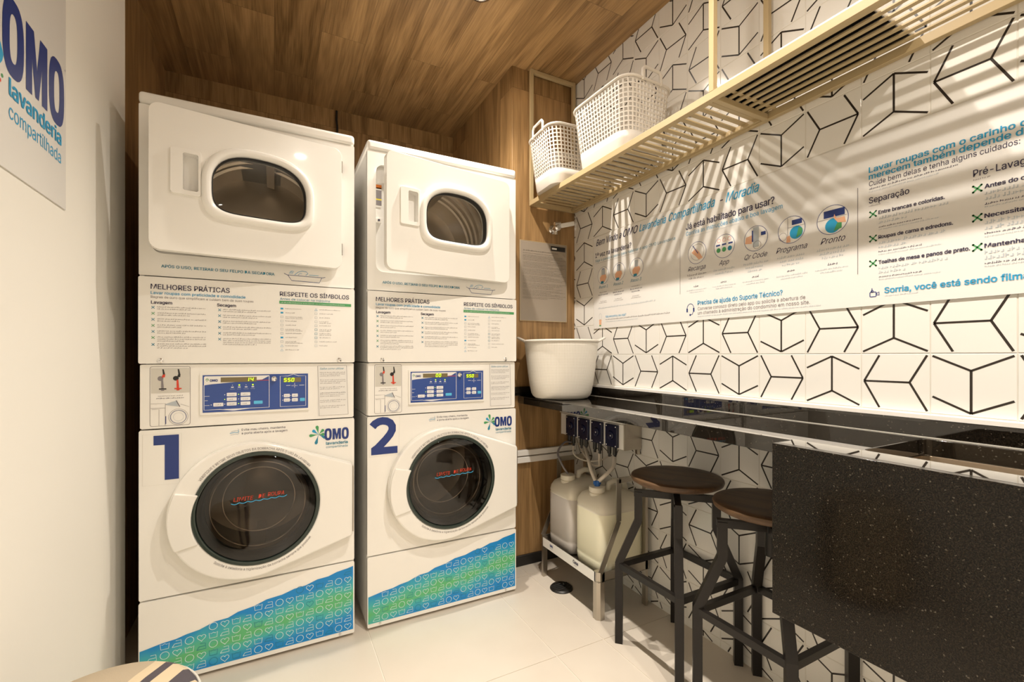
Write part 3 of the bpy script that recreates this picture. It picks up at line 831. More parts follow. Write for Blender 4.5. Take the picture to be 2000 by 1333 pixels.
    b.lathe((.346, 0, .568), (0, 1, 0), [(.17, .06), (.235, .075), (.24, .09), (.24, .42), (.20, .44), (.12, .435), (.10, .42), (.0001, .42)], 'dark_drum', 64)
    for k in range(3):
        a = R(30 + 120 * k); c = Vector((.346 + math.cos(a) * .215, 0, .568 + math.sin(a) * .215))
        b.obox(c + Vector((0, .09, 0)), c + Vector((0, .41, 0)), .035, .05, 'dark_drum', up=(math.cos(a), 0, math.sin(a)))
    b.build('washer_drum', t, smooth=40)
    # washer door: ring with a wing to the hinge side
    cx, cz, ro = .318, .562, .240; th = None
    ex, ez = .664, .692; d_ = math.hypot(ex - cx, ez - cz); base = math.atan2(ez - cz, ex - cx); ta = base + math.acos(ro / d_)
    ex2, ez2 = .664, .412; d2 = math.hypot(ex2 - cx, ez2 - cz); base2 = math.atan2(ez2 - cz, ex2 - cx); tb = base2 - math.acos(ro / d2)
    outl = []
    n = 56
    for i in range(n + 1):
        an = ta + (2 * PI + tb - ta) * i / n; outl.append((cx + ro * math.cos(an), cz + ro * math.sin(an)))
    outl += [(ex2 - .006, ez2 - .002), (ex2, ez2 + .006), (ex, ez - .006), (ex - .006, ez + .002)]
    GX, GZ, GR = .346, .568, .198
    def scl(k, y): return [(GX + (x - GX) * k, y, GZ + (z - GZ) * k) for x, z in outl]
    b = MB(); b.plate(outl, [circ(GX, GZ, GR, 64)], fn, -.042, -.004, 'enamel')
    wdoor = b.build('washer_door', t, bevel=.0075, seg=4)
    b = MB(); sec = []
    aa = math.asin(.093 / .226)
    for i in range(15):
        an = PI - aa + 2 * aa * i / 14; sec.append((cx + .237 * math.cos(an), GZ - .012 + .237 * math.sin(an)))
    for i in range(15):
        an = PI + aa * 1.09 - 2 * aa * 1.09 * i / 14; sec.append((GX + (GR + .001) * math.cos(an), GZ - .012 + (GR - .012) * math.sin(an)))
    b.plate(sec, [], fn, -.049, -.040, 'enamel'); b.build('door_handle', wdoor, bevel=.004, seg=3)
    b = MB(); b.lathe((GX, 0, GZ), (0, -1, 0), [(GR + .001, .040), (GR + .002, .044), (GR - .003, .046), (GR - .010, .044), (GR - .012, .036)], 'gasket_green', 72)
    b.lathe((GX, 0, GZ), (0, -1, 0), [(GR - .012, .038), (GR - .022, .030), (GR - .026, .012), (GR - .03, .0)], 'rubber', 72); b.build('glass_rim', wdoor, smooth=60)
    b = MB(); b.lathe((GX, 0, GZ), (0, -1, 0), [(.186, .0405), (.175, .0455), (.14, .052), (.09, .056), (.04, .058), (.0001, .0585)], 'glass_dark', 72); 
    b.lathe((GX, 0, GZ), (0, -1, 0), [(.178, .02), (.150, -.02), (.135, -.07), (.11, -.085), (.06, -.088), (.0001, -.088)], 'glass_dryer', 64)
    b.build('door_glass', wdoor, smooth=60)
    b = MB()
    for rr, yy in ((.153, .016), (.120, .080)): b.tube([(GX + rr * math.cos(2 * PI * k / 56), yy, GZ + rr * math.sin(2 * PI * k / 56)) for k in range(56)], .0022, 'drum', 6, closed=True)
    b.lathe((GX, 0, GZ), (0, 1, 0), [(.168, .02), (.160, .055)], 'drum', 64)
    b.build('inner_bowl_rim', wdoor, smooth=60)
    Fg = fy(-.0590); b = MB()
    b.text(Fg, 'LIMITE', .270, .606, .0135, 'red_ink', x1=.330, bold=0, shear=.2); b.text(Fg, 'DE', .345, .608, .0135, 'red_ink', x1=.367, bold=0, shear=.2); b.text(Fg, 'ROUPA', .374, .611, .0135, 'red_ink', x1=.426, bold=0, shear=.2)
    b.line(Fg, [(.263 + .172 * i / 48, .600 + .008 * i / 48 - .0045 * abs(math.sin(i / 48 * PI * 7))) for i in range(49)], .0022, 'wave')
    b.build('limit_lettering', wdoor, smooth=0)
    Ft = fy(-.0422); b = MB()
    b.arc_text(Ft, 'VERIFIQUE E RETIRE SEUS OBJETOS DA BORRACHA APÓS O USO DA LAVADORA', GX, GZ, .2075, R(146), R(38), .0085, 'grey_ink', bold=.004)
    b.build('ring_lettering', wdoor, smooth=0); b = MB()
    b.arc_text(Ft, 'Solicite à zeladoria a higienização da borracha sempre que possível', GX, GZ, .216, R(231), R(322), .0085, 'grey_ink', bottom=True, bold=.004)
    b.build('ring_lettering', wdoor, smooth=0)
    b = MB(); b.box(.6645, .6685, -.034, -.004, .425, .680, 'steel'); b.build('hinge', wdoor, bevel=.001)
    # lower panel
    b = MB(); b.plate(rrect(0, W, .012, .295, .006), [], fn, -.003, .02, 'enamel'); lpn = b.build('lower_panel', t, bevel=.005, seg=3)
    b = MB(); F3 = fy(-.003)
    top = [(.003, .137), (.02, .140), (.06, .148), (.10, .152), (.13, .160), (.165, .165), (.209, .181), (.25, .184), (.28, .197), (.33, .205), (.37, .219), (.42, .224), (.461, .236), (.50, .240), (.54, .253), (.58, .256), (.61, .266), (.65, .272), (.671, .277)]
    def topz(x):
        for (a, za), (c, zc) in zip(top, top[1:]):
            if a <= x <= c: return za + (zc - za) * (x - a) / (c - a)
        return 0
    for (a, za), (c, zc) in zip(top, top[1:]): b.poly(F3, [(a, .028), (c, .028), (c, zc), (a, za)], 'band')
    bd = b.build('printed_band', lpn, smooth=0)
    b = MB()
    def heart(x, z, s_, m): b.line(F3, [(x + s_ * .062 * 16 * math.sin(t_) ** 3, z + s_ * .062 * (13 * math.cos(t_) - 5 * math.cos(2 * t_) - 2 * math.cos(3 * t_) - math.cos(4 * t_))) for t_ in [2 * PI * k / 20 for k in range(20)]], .0016, m, .0005, True)
    for r_ in range(8):
        for c_ in range(-1, 19):
            x = .651 - c_ * .0342; z = .045 + r_ * .0305
            if x < .016 or x > .665 or z + .009 > topz(x) : continue
            k = (c_ + 2 * (r_ % 2)) % 4; hsh = (c_ * 7 + r_ * 13) % 11; m = 'icon_dark' if hsh in (3,) or (k == 3 and hsh in (0, 5)) else 'icon_white'; s_ = .0125
            if k == 0: heart(x, z, s_, m)
            elif k == 1: b.ring(F3, x, z, s_ * .98, .0016, m, 20, .0005)
            elif k == 2:
                b.line(F3, [(x - s_ * 1.1, z - s_ * .8), (x + s_, z - s_ * .8), (x + s_ * .85, z + s_ * .8), (x - s_ * .3, z + s_ * .8)], .0016, m, .0005)
                b.line(F3, [(x - s_ * 1.1, z - s_ * .8), (x - s_ * .6, z), (x + s_ * .8, z)], .0016, m, .0005)
            else:
                b.line(F3, [(x - s_, z + s_ * .75), (x - s_ * .85, z - s_ * .75), (x + s_ * .85, z - s_ * .75), (x + s_, z + s_ * .75), (x + s_ * .5, z + s_ * .45), (x, z + s_ * .7), (x - s_ * .5, z + s_ * .45)], .0016, m, .0005, True)
    b.build('laundry_icons', bd, smooth=0)
    for x in (.050, .622):
        b = MB(); b.lathe((x, -.003, .021), (0, -1, 0), [(.005, 0), (.004, .002), (.0001, .002)], 'chrome', 16); b.build('screw', lpn)
    return t

SEG = {'0': 'abcdef', '1': 'bc', '4': 'fgbc', '5': 'afgcd'}
def digits(par, s1, x1, s2, x2):
    b = MB(); Fd = fy(-.002)
    def dg(ch, x, z, w, h):
        sh = lambda xx, zz: (xx + (zz - z) * .15, zz)
        P = {'a': ((0, 1), (1, 1)), 'b': ((1, .5), (1, 1)), 'c': ((1, 0), (1, .5)), 'd': ((0, 0), (1, 0)), 'e': ((0, 0), (0, .5)), 'f': ((0, .5), (0, 1)), 'g': ((0, .5), (1, .5))}
        for c in SEG[ch]:
            (ax, ay), (bx, by) = P[c]; b.line(Fd, [sh(x + ax * w, z + ay * h), sh(x + bx * w, z + by * h)], .0026, 'digit', .0018)
    for k, c in enumerate(s1): dg(c, x1 + k * .0135, 1.0185, .0075, .012)
    b.build('display_digits', par, smooth=0); b = MB()
    for k, c in enumerate(s2): dg(c, x2 + k * .0125, 1.0135, .0072, .012)
    ob = b.build('display_digits', par, smooth=0); return ob

stack1 = make_stack()
stack2 = copy_tree(stack1)
stack1.location = (-.395, 1.89, 0); stack2.location = (.331, 1.89, 0)
G = 'stacked washer dryers in the wood alcove'
tag(stack1, 'white stacked washer and dryer next to the white left wall', 'washing machine', G)
tag(stack2, 'white stacked washer and dryer next to the wood column and tub', 'washing machine', G)
def kid(o, name): return [c for c in o.children if c.name.split('.')[0] == name][0]
digits(kid(stack1, 'control_console'), '14', .305, '550', .4265)
digits(kid(stack2, 'control_console'), '00', .285, '550', .4265)
for st, num in ((stack1, '1'), (stack2, '2')):
    b = MB()
    if num == '1':
        b.line(F0, [(.010, .848), (.115, .846), (.109, .677), (.010, .679)], .0008, 'grey_sticker', -.0003, True)
        b.poly(F0, [(.039, .811), (.039, .843), (.108, .843), (.108, .693), (.069, .693), (.069, .811)], 'navy')
    else:
        b.line(F0, [(.004, .858), (.130, .858), (.126, .700), (.008, .700)], .0008, 'grey_sticker', -.0003, True)
        pth = [(.020, .822), (.030, .833), (.045, .841), (.060, .8435), (.076, .841), (.091, .833), (.099, .819), (.099, .803), (.090, .786), (.074, .767), (.054, .747), (.038, .7315)]
        b.line(F0, pth, .031, 'navy'); b.rect(F0, .015, .121, .707, .736, 'navy', .0002); b.poly(F0, [(.015, .7355), (.040, .7355), (.055, .744), (.027, .744)], 'navy', .0002)
    b.build('number_sticker', kid(st, 'washer_front'), smooth=0)

# cables and hoses around the machines
b = MB(); b.tube([(.340, 2.985, 2.62), (.338, 2.98, 2.56), (.343, 2.98, 2.52), (.340, 2.985, 2.3), (.335, 2.985, 1.6)], .006, 'black', 8)
tag(b.build('power_cable', org=(.34, 2.985, 1.6)), 'black cable hanging down the wood back wall behind the machines', 'cable')
b = MB(); b.tube([(-.47, 2.75, .004 + .008), (-.44, 2.5, .02), (-.43, 2.3, .10), (-.425, 2.2, .26), (-.425, 2.3, .5)], .011, 'hose', 10)
tag(b.build('drain_hose', org=(-.47, 2.75, 0)), 'grey drain hose between left wall and first machine', 'hose')

# ================================================================== WALL SIGN LEFT
t = thing('wall_sign', 'white wall sign with large blue OMO lettering on left wall', 'sign', (XS, .9, 1.477))
o = (XS, .9, 1.477)
b = MB(); b.box(XS + .0005, XS + .003, .55, 1.540, 1.477, 2.35, 'sign_white'); b.build('panel', t, org=o, bevel=.0005)
fl = Fr((XS + .003, 0, 0), (0, 1, 0), (0, 0, 1), .0005)
b = MB()
omo(b, fl, 1.236, 1.528, 1.676, 1.820, 'navy')
b.text(fl, 'lavanderia', 1.262, 1.628, .035, 'cyan_ink', x1=1.509, bold=.012, res=4)
b.text(fl, 'compartilhada', 1.261, 1.583, .030, 'cyan_ink', x1=1.509, res=4)
splash(b, fl, 1.125, 1.745, .148, ['green_ink', 'green_ink', 'cyan_ink', 'cyan_ink', 'cyan_ink', 'green_ink', 'green_ink'], -.0002)
b.text(fl, '®', 1.531, 1.823, .006, 'navy')
b.disc(fl, 1.236, 1.652, .004, 'green_ink', 10); b.disc(fl, 1.228, 1.640, .004, 'red_ink', 10)
b.build('lettering', t, org=o, smooth=0)

# ================================================================== BIG INFORMATION SIGN ON THE TILES
o = (XW - .001, .8, 1.25)
t = thing('information_sign', 'long white instruction banner fixed to the patterned tile wall', 'sign', o)
b = MB(); b.box(XW - .0045, XW - .0008, -.55, 1.930, 1.2505, 1.730, 'sign_white'); b.build('panel', t, org=o, bevel=.0006)
fs = Fr((XW - .0045, 0, 0), (0, -1, 0), (0, 0, 1), .0006)
def T(b, s_, y0, z, cap, m, y1=None, **k): b.text(fs, s_, -y0, z, cap, m, x1=(-y1 if y1 is not None else None), **k)
def GK(b, y0, y1, z, h, m, seed): greek(b, fs, -y0, -y1, z, h, m, seed)
b = MB()
sc = dict(shear=.35, bold=.006)
T(b, 'Bem Vindo a', 1.907, 1.683, .032, 'dark_ink', 1.712, **sc)
T(b, 'OMO', 1.700, 1.683, .034, 'dark_ink', 1.600, **sc)
T(b, 'Lavanderia', 1.590, 1.683, .032, 'cyan_ink', 1.428, **sc)
T(b, 'Compartilhada', 1.413, 1.683, .034, 'cyan_ink', 1.183, **sc)
T(b, '-', 1.160, 1.683, .032, 'dark_ink', 1.148, **sc)
T(b, 'Moradia', 1.136, 1.683, .034, 'cyan_ink', 1.004, **sc)
T(b, '1ª vez na lavanderia?', 1.914, 1.622, .024, 'dark_ink', 1.644, bold=.006)
T(b, 'Siga o passo a passo para habilitar o app OMO Lavanderia', 1.914, 1.599, .013, 'teal_ink', 1.378)
b.rect(fs, -1.914, -1.60, 1.5905, 1.5915, 'grey_ink')
T(b, 'Já está habilitado para usar?', 1.321, 1.624, .024, 'dark_ink', .950, bold=.010)
T(b, 'Confira as instruções abaixo e boa lavagem', 1.321, 1.600, .016, 'cyan_ink', .922)
b.rect(fs, -1.321, -1.08, 1.5905, 1.5915, 'pale_ink')
b.rect(fs, -1.353, -1.3515, 1.365, 1.595, 'grey_ink'); b.rect(fs, -.703, -.7015, 1.345, 1.595, 'grey_ink')
def icon_circle(y, kind):
    x = -y; z = 1.521; b.disc(fs, x, z, .0435, 'paper', 32, -.0001); b.ring(fs, x, z, .0435, .0016, 'navy', 36)
    l = .0003
    if kind in (0, 1, 2):
        b.poly(fs, rrect(x - .012, x + .010, z - .004, z + .036, .003, 2), 'navy' if kind != 2 else 'pale_ink', l); b.poly(fs, rrect(x - .010, x + .008, z, z + .033, .002, 2), 'pale_ink', 2 * l)
        b.poly(fs, [(x - .024, z - .026), (x + .010, z - .034), (x + .026, z - .012), (x + .020, z + .003), (x - .012, z + .004), (x - .026, z - .008)], 'skin_ink', 3 * l)
        b.rect(fs, x - .018, x + .004, z - .040, z - .028, 'teal_ink', 4 * l)
    elif kind == 3:
        b.ring(fs, x + .002, z + .002, .032, .0012, 'grey_ink', l=l); b.poly(fs, [(x - .026, z + .004), (x - .008, z + .018), (x + .010, z + .002), (x + .028, z - .024), (x + .010, z - .030), (x - .006, z - .012)], 'skin_ink', 2 * l)
        b.line(fs, [(x - .020, z + .032), (x + .006, z - .004)], .003, 'navy', 3 * l)
    elif kind == 4:
        for k in (-1, 0, 1):
            b.rect(fs, x + k * .026 - .009, x + k * .026 + .009, z + .004, z + .010, 'navy', l) if abs(k) < 1 or k < 0 else b.rect(fs, x + .018, x + .036, z + .004, z + .010, 'navy', l)
            b.disc(fs, x + k * .024, z - .012, .009, 'teal_ink' if k > 0 else 'green_ink', 16, l)
            b.ring(fs, x + k * .022, z + .024, .007, .001, 'red_ink', l=l)
    elif kind == 5:
        b.rect(fs, x - .010, x + .012, z - .030, z + .040, 'pale_ink', l); b.rect(fs, x - .014, x - .009, z - .010, z + .030, 'navy', 2 * l)
        b.poly(fs, [(x - .040, z - .012), (x - .014, z - .016), (x - .014, z + .014), (x - .036, z + .010)], 'skin_ink', 2 * l)
        b.rect(fs, x + .020, x + .037, z + .006, z + .018, 'navy', 2 * l); b.ring(fs, x + .006, z - .024, .014, .0012, 'grey_ink', l=3 * l)
    elif kind == 6:
        b.rect(fs, x - .012, x - .0105, z - .041, z + .040, 'grey_ink', l); b.line(fs, [(x - .011, z + .008), (x + .042, z + .008)], .0012, 'grey_ink', l)
        b.rect(fs, x + .002, x + .034, z + .014, z + .030, 'navy', l)
        b.disc(fs, x + .016, z - .012, .021, 'cyan_ink', 24, l); b.poly(fs, [(x + .016, z - .030), (x + .034, z - .020), (x + .036, z - .004), (x + .024, z + .004)], 'green_ink', 2 * l)
        b.poly(fs, [(x - .016, z - .040), (x - .002, z - .040), (x - .004, z - .018), (x - .014, z - .020)], 'skin_ink', 3 * l); b.ring(fs, x - .028, z - .018, .013, .001, 'grey_ink', l=l)
    else:
        b.rect(fs, x - .024, x + .034, z + .008, z + .030, 'navy', l); b.line(fs, [(x - .042, z + .004), (x + .040, z + .006)], .0012, 'grey_ink', l)
        b.disc(fs, x + .002, z - .018, .022, 'cyan_ink', 24, l); b.poly(fs, [(x + .004, z - .036), (x + .026, z - .030), (x + .026, z - .014), (x + .014, z - .012)], 'green_ink', 2 * l)
        b.poly(fs, [(x + .006, z + .016), (x + .012, z + .002), (x + .034, z + .002), (x + .038, z - .016), (x + .016, z - .012), (x + .004, z + .004)], 'skin_ink', 3 * l)
for k, y in enumerate((1.850, 1.732, 1.609, 1.267, 1.143, 1.017, .893, .770)): icon_circle(y, k)
for k, (y, s_) in enumerate(((1.850, 'Passo 1'), (1.735, 'Passo 2'), (1.612, 'Passo 3'))):
    T(b, s_, y, 1.457, .014, 'teal_ink', align='c', shear=.3)
    GK(b, y + .030, y - .030, 1.434, .006, 'grey_ink', k); GK(b, y + .040, y - .040, 1.421, .008, 'dark_ink', k + 9)
    if k: GK(b, y + .030, y - .028, 1.409, .008, 'dark_ink', k + 19)
    GK(b, y + .025, y - .025, 1.388, .005, 'grey_ink', k + 30); GK(b, y + .034, y - .034, 1.380, .005, 'grey_ink', k + 31)
for k, (y, s_) in enumerate(((1.268, 'Recarga'), (1.144, 'App'), (1.017, 'Qr Code'), (.893, 'Programa'), (.769, 'Pronto'))):
    T(b, s_, y, 1.452, .018, 'dark_ink', align='c', shear=.4, xs=.9)
    for q in range(2 if k < 2 else 3): GK(b, y + .046 - .008 * q, y - .046 + .008 * q, 1.432 - .013 * q, .009, 'pale_ink' if k else 'grey_ink', k * 4 + q)
    GK(b, y + .014, y - .014, 1.385, .008, 'dark_ink', k + 60); GK(b, y + .050, y - .050, 1.372, .006, 'pale_ink', k + 70); GK(b, y + .035, y - .035, 1.363, .006, 'pale_ink', k + 75)
# bottom row
b.ring(fs, -1.874, 1.312, .010, .0014, 'pale_ink', 16, ry=.016); b.poly(fs, [(-1.882, 1.268), (-1.866, 1.268), (-1.864, 1.296), (-1.884, 1.296)], 'skin_ink'); b.rect(fs, -1.882, -1.868, 1.262, 1.268, 'green_ink')
T(b, 'Não encontrou seu app?', 1.831, 1.303, .011, 'cyan_ink', 1.679)
GK(b, 1.831, 1.402, 1.291, .008, 'grey_ink', 200); GK(b, 1.831, 1.60, 1.280, .006, 'pale_ink', 201)
GK(b, 1.891, 1.489, 1.352, .009, 'pale_ink', 202)
b.line(fs, [(-1.299 + .017 * math.cos(R(a)), 1.300 + .020 * math.sin(R(a))) for a in range(-20, 201, 20)], .0022, 'navy')
b.rect(fs, -1.319, -1.312, 1.287, 1.302, 'navy'); b.rect(fs, -1.286, -1.279, 1.287, 1.302, 'navy'); b.line(fs, [(-1.284, 1.288), (-1.290, 1.277), (-1.299, 1.275)], .002, 'navy'); b.disc(fs, -1.300, 1.275, .004, 'navy', 10)
T(b, 'Precisa de ajuda do Suporte Técnico?', 1.263, 1.3115, .017, 'cyan_ink', .922, bold=.006)
T(b, 'Converse conosco direto pelo app ou solicite a abertura de', 1.263, 1.2905, .0125, 'grey_ink', .849)
T(b, 'um chamado à administração do condomínio em nosso site.', 1.263, 1.2735, .0125, 'grey_ink', .835)
GK(b, 1.263, .80, 1.264, .0055, 'pale_ink', 210)
# right half
T(b, 'Lavar roupas com o carinho que elas', .674, 1.628, .0155, 'cyan_ink', .2925, bold=.010)
T(b, 'merecem também depende de você.', .674, 1.609, .0155, 'cyan_ink', .300, bold=.010)
T(b, 'Cuide bem delas e tenha alguns cuidados:', .674, 1.590, .0135, 'dark_ink', .379)
GK(b, .674, .484, 1.580, .0055, 'dark_ink', 220); GK(b, .674, .52, 1.572, .0045, 'pale_ink', 221)
T(b, 'Separação', .674, 1.541, .0165, 'dark_ink', .582, bold=.004); GK(b, .674, .645, 1.532, .004, 'grey_ink', 222)
for k, (z, s_, y1) in enumerate(((1.505, 'Entre brancas e coloridas.', .510), (1.436, 'Roupas de cama e edredons.', .494), (1.366, 'Toalhas de mesa e panos de prato.', .463))):
    bullet(b, fs, -.6645, z + .004, .012, 'green_ink'); T(b, s_, .651, z, .0098, 'dark_ink', y1, bold=.014)
    GK(b, .651, .500, z - .015, .009, 'pale_ink', 230 + k); GK(b, .651, .585, z - .027, .009, 'pale_ink', 240 + k)
    GK(b, .651, .555, z - .038, .005, 'dark_ink', 250 + k); GK(b, .651, .515, z - .045, .0045, 'pale_ink', 260 + k)
T(b, 'Pré-Lavagem', .457, 1.541, .0165, 'dark_ink', .345, bold=.004); GK(b, .457, .425, 1.532, .005, 'grey_ink', 223)
for k, (z, s_, y1) in enumerate(((1.507, 'Antes do ciclo.', .346), (1.437, 'Necessita de molho?', .300), (1.366, 'Mantenha a roupa seca.', .275))):
    bullet(b, fs, -.450, z + .004, .012, 'green_ink'); T(b, s_, .437, z, .0098, 'dark_ink', y1, bold=.014)
    GK(b, .437, .290, z - .015, .010, 'pale_ink', 270 + k); GK(b, .437, .300, z - .028, .010, 'pale_ink', 280 + k)
    GK(b, .437, .300, z - .039, .0055, 'dark_ink', 290 + k); GK(b, .437, .300, z - .046, .0045, 'pale_ink', 295 + k)
b.line(fs, rrect(-.672, -.657, 1.276, 1.289, .002, 2), .002, 'navy', 0, True); b.line(fs, [(-.667, 1.289), (-.667, 1.300)], .002, 'navy'); b.ring(fs, -.6665, 1.291, .003, .0015, 'navy', 12); b.line(fs, [(-.657, 1.284), (-.650, 1.288), (-.650, 1.279), (-.656, 1.281)], .002, 'navy')
T(b, 'Sorria, você está sendo filmado.', .637, 1.283, .0155, 'cyan_ink', .335, bold=.012); GK(b, .637, .56, 1.274, .0045, 'pale_ink', 300)
b.build('lettering', t, org=o, smooth=0)

# ================================================================== NOTICE ON THE COLUMN
o = (1.294, 2.109, 1.295)
t = thing('framed_notice', 'clear acrylic sheet with printed rules on wood column above white tub', 'notice', o)
b = MB(); b.box(1.145, 1.443, 2.103, 2.107, 1.295, 1.723, 'acrylic'); b.build('sheet', t, org=o, bevel=.001)
fnn = Fr((0, 2.103, 0), (1, 0, 0), (0, 0, 1), .0006)
b = MB(); b.frame(fnn, 1.145, 1.443, 1.295, 1.723, .0022, 'shelf')
b.rect(fnn, 1.338, 1.432, 1.683, 1.709, 'black'); b.rect(fnn, 1.345, 1.376, 1.691, 1.700, 'paper', .0004); b.rect(fnn, 1.400, 1.4007, 1.297, 1.66, 'grey_ink')
greek(b, fnn, 1.165, 1.385, 1.668, .006, 'black', 4)
z = 1.655
for k in range(33):
    x1 = 1.435 if k % 4 else 1.36
    greek(b, fnn, 1.162, x1 - .02 * (k % 3), z, .0035, 'black', k + 400); z -= .0068 if k % 5 else .010
b.build('printed_text', t, org=o, smooth=0)
# chrome tap with white lever
o = (1.352, 2.109, 1.80)
t = thing('wall_valve', 'small chrome wall valve with white lever above the framed notice', 'valve', o)
b = MB(); b.lathe((1.352, 2.109, 1.80), (0, -1, 0), [(.024, 0), (.024, .004), (.012, .008), (.012, .035), (.018, .036), (.018, .056), (.010, .062), (.0001, .062)], 'chrome', 28)
b.cyl((1.352, 2.075, 1.80), (1.352, 2.075, 1.765), .009, 'chrome', 16); b.cyl((1.335, 2.06, 1.818), (1.37, 2.06, 1.825), .010, 'chrome', 14); b.build('valve_body', t, org=o)
b = MB(); b.obox((1.372, 2.060, 1.812), (1.462, 2.060, 1.838), .016, .024, 'plastic_white'); b.build('lever', t, org=o, bevel=.005, seg=3)
# white cable trunking on the column
for k, (z0, z1) in enumerate(((.582, .612), (.545, .576))):
    b = MB(); b.box(1.105, 1.497, 2.088, 2.1095, z0, z1, 'plastic_white')
    tag(b.build('cable_trunking', org=(1.3, 2.1095, z0), bevel=.003), ['upper white cable duct strip on wood column under counter', 'lower white cable duct strip on wood column under counter'][k], 'cable duct', 'cable ducts under the counter')

# ================================================================== COUNTER
o = (1.3, 1.2, .86)
t = thing('granite_counter', 'polished black granite counter with sink and deep front apron', 'countertop', o)
b = MB()
XC, XA, YA = 1.138, 1.060, .679
sink = rrect(1.160, 1.452, -.05, .537, .02, 4)
outl = [(XC, 2.108), (XC, YA), (XA + .0202, YA), (XA + .0202, -.75), (XW - .001, -.75), (XW - .001, 2.108)]
b.plate(outl[::-1] if False else outl, [sink], lambda x, y, d: (x, y, d), .90, .86, 'granite')
b.build('worktop', t, org=o, bevel=.0015)
b = MB(); b.box(XA, XA + .02, -.75, YA, .492, .900, 'granite_apron'); b.box(XA + .02, XW - .003, YA - .02, YA, .72, .86, 'granite') if False else None
b.build('front_apron', t, org=o, bevel=.0012)
b = MB(); b.box(XW - .022, XW - .001, -.75, 2.108, .9003, .947, 'granite'); b.box(1.105, XW - .022, 2.088, 2.108, .9003, .947, 'granite'); b.build('backsplash', t, org=o, bevel=.001)
b = MB(); b.box(XW - .0225, XW - .0008, -.75, 2.108, .9472, .9580, 'plastic_white'); b.box(XW - .024, XW - .021, -.75, 2.088, .9004, .902, 'grout'); b.build('sealant_bead', t, org=o)
b = MB()
def sl(k, z): 
    cx, cy = 1.306, .2435; return [(cx + (x - cx) * k, cy + (y - cy) * k, z) for x, y in sink]
b.loft([sl(1.02, .861), sl(1.0, .858), sl(.985, .72), sl(.95, .70), sl(.2, .695)], 'sink_steel', cap1=True); b.build('sink_bowl', t, org=o, smooth=50)

# ================================================================== SHELF
SX0, SX1, SZ = 1.200, 1.488, 1.905
o = (1.35, 1.2, SZ)
t = thing('hanging_shelf', 'beige metal slatted shelf hanging from ceiling along the tiled wall', 'shelf', o)
b = MB(); b.box(SX0, SX0 + .02, -.75, 2.10, SZ, SZ + .025, 'shelf'); b.build('front_rail', t, org=o, bevel=.0015)
b = MB(); b.box(SX1 - .018, SX1, -.75, 2.10, SZ, SZ + .025, 'shelf'); b.build('back_rail', t, org=o, bevel=.0015)
for yy in (2.082, .955):
    b = MB()
    b.box(SX0, SX0 + .018, yy, yy + .018, SZ + .025, ZC, 'shelf'); b.build('front_post', t, org=o, bevel=.0012)
    b = MB(); b.box(SX1 - .018, SX1, yy, yy + .018, SZ + .025, ZC, 'shelf'); b.build('back_post', t, org=o, bevel=.0012)
    b = MB(); b.box(SX0 + .018, SX1 - .018, yy, yy + .018, ZC - .022, ZC - .002, 'shelf'); b.build('ceiling_bar', t, org=o, bevel=.0012); b = MB(); b.box(SX0 + .02, SX1 - .018, yy, yy + .018, SZ, SZ + .018, 'shelf')
    b.build('cross_bar', t, org=o, bevel=.0012)
b = MB(); y = .992
while y < 2.075:
    b.box(SX0 + .02, SX1 - .018, y, y + .018, SZ + .0155, SZ + .0215, 'shelf'); y += .0385
b.box(SX0 + .02, SX0 + .030, .98, 2.08, SZ + .004, SZ + .020, 'shelf'); b.box(SX1 - .028, SX1 - .018, .98, 2.08, SZ + .004, SZ + .020, 'shelf')
b.build('cross_slats', t, org=o, bevel=.001)
b = MB()
for k in range(7):
    x = SX0 + .0425 + k * .0330; b.box(x - .0065, x + .0065, -.75, .955, SZ + .0155, SZ + .0210, 'shelf')
for y in (.925, .2, -.5): b.box(SX0 + .02, SX1 - .018, y, y + .012, SZ + .0215, SZ + .0245, 'shelf')
b.build('long_slats', t, org=o, bevel=.001)

# flat white box lying on the shelf
t = thing('storage_tray', 'flat white tray with dark glossy underside lying on the slatted shelf', 'tray', (1.344, .77, SZ + .0255))
b = MB(); b.box(1.219, 1.469, .557, .988, SZ + .0285, SZ + .044, 'plastic_white'); b.build('rim_body', t, org=(1.344, .77, SZ + .0255), bevel=.006, seg=3)
b = MB(); b.box(1.222, 1.466, .560, .985, SZ + .0255, SZ + .0285, 'gloss_black'); b.build('underside', t, org=(1.344, .77, SZ + .0255))

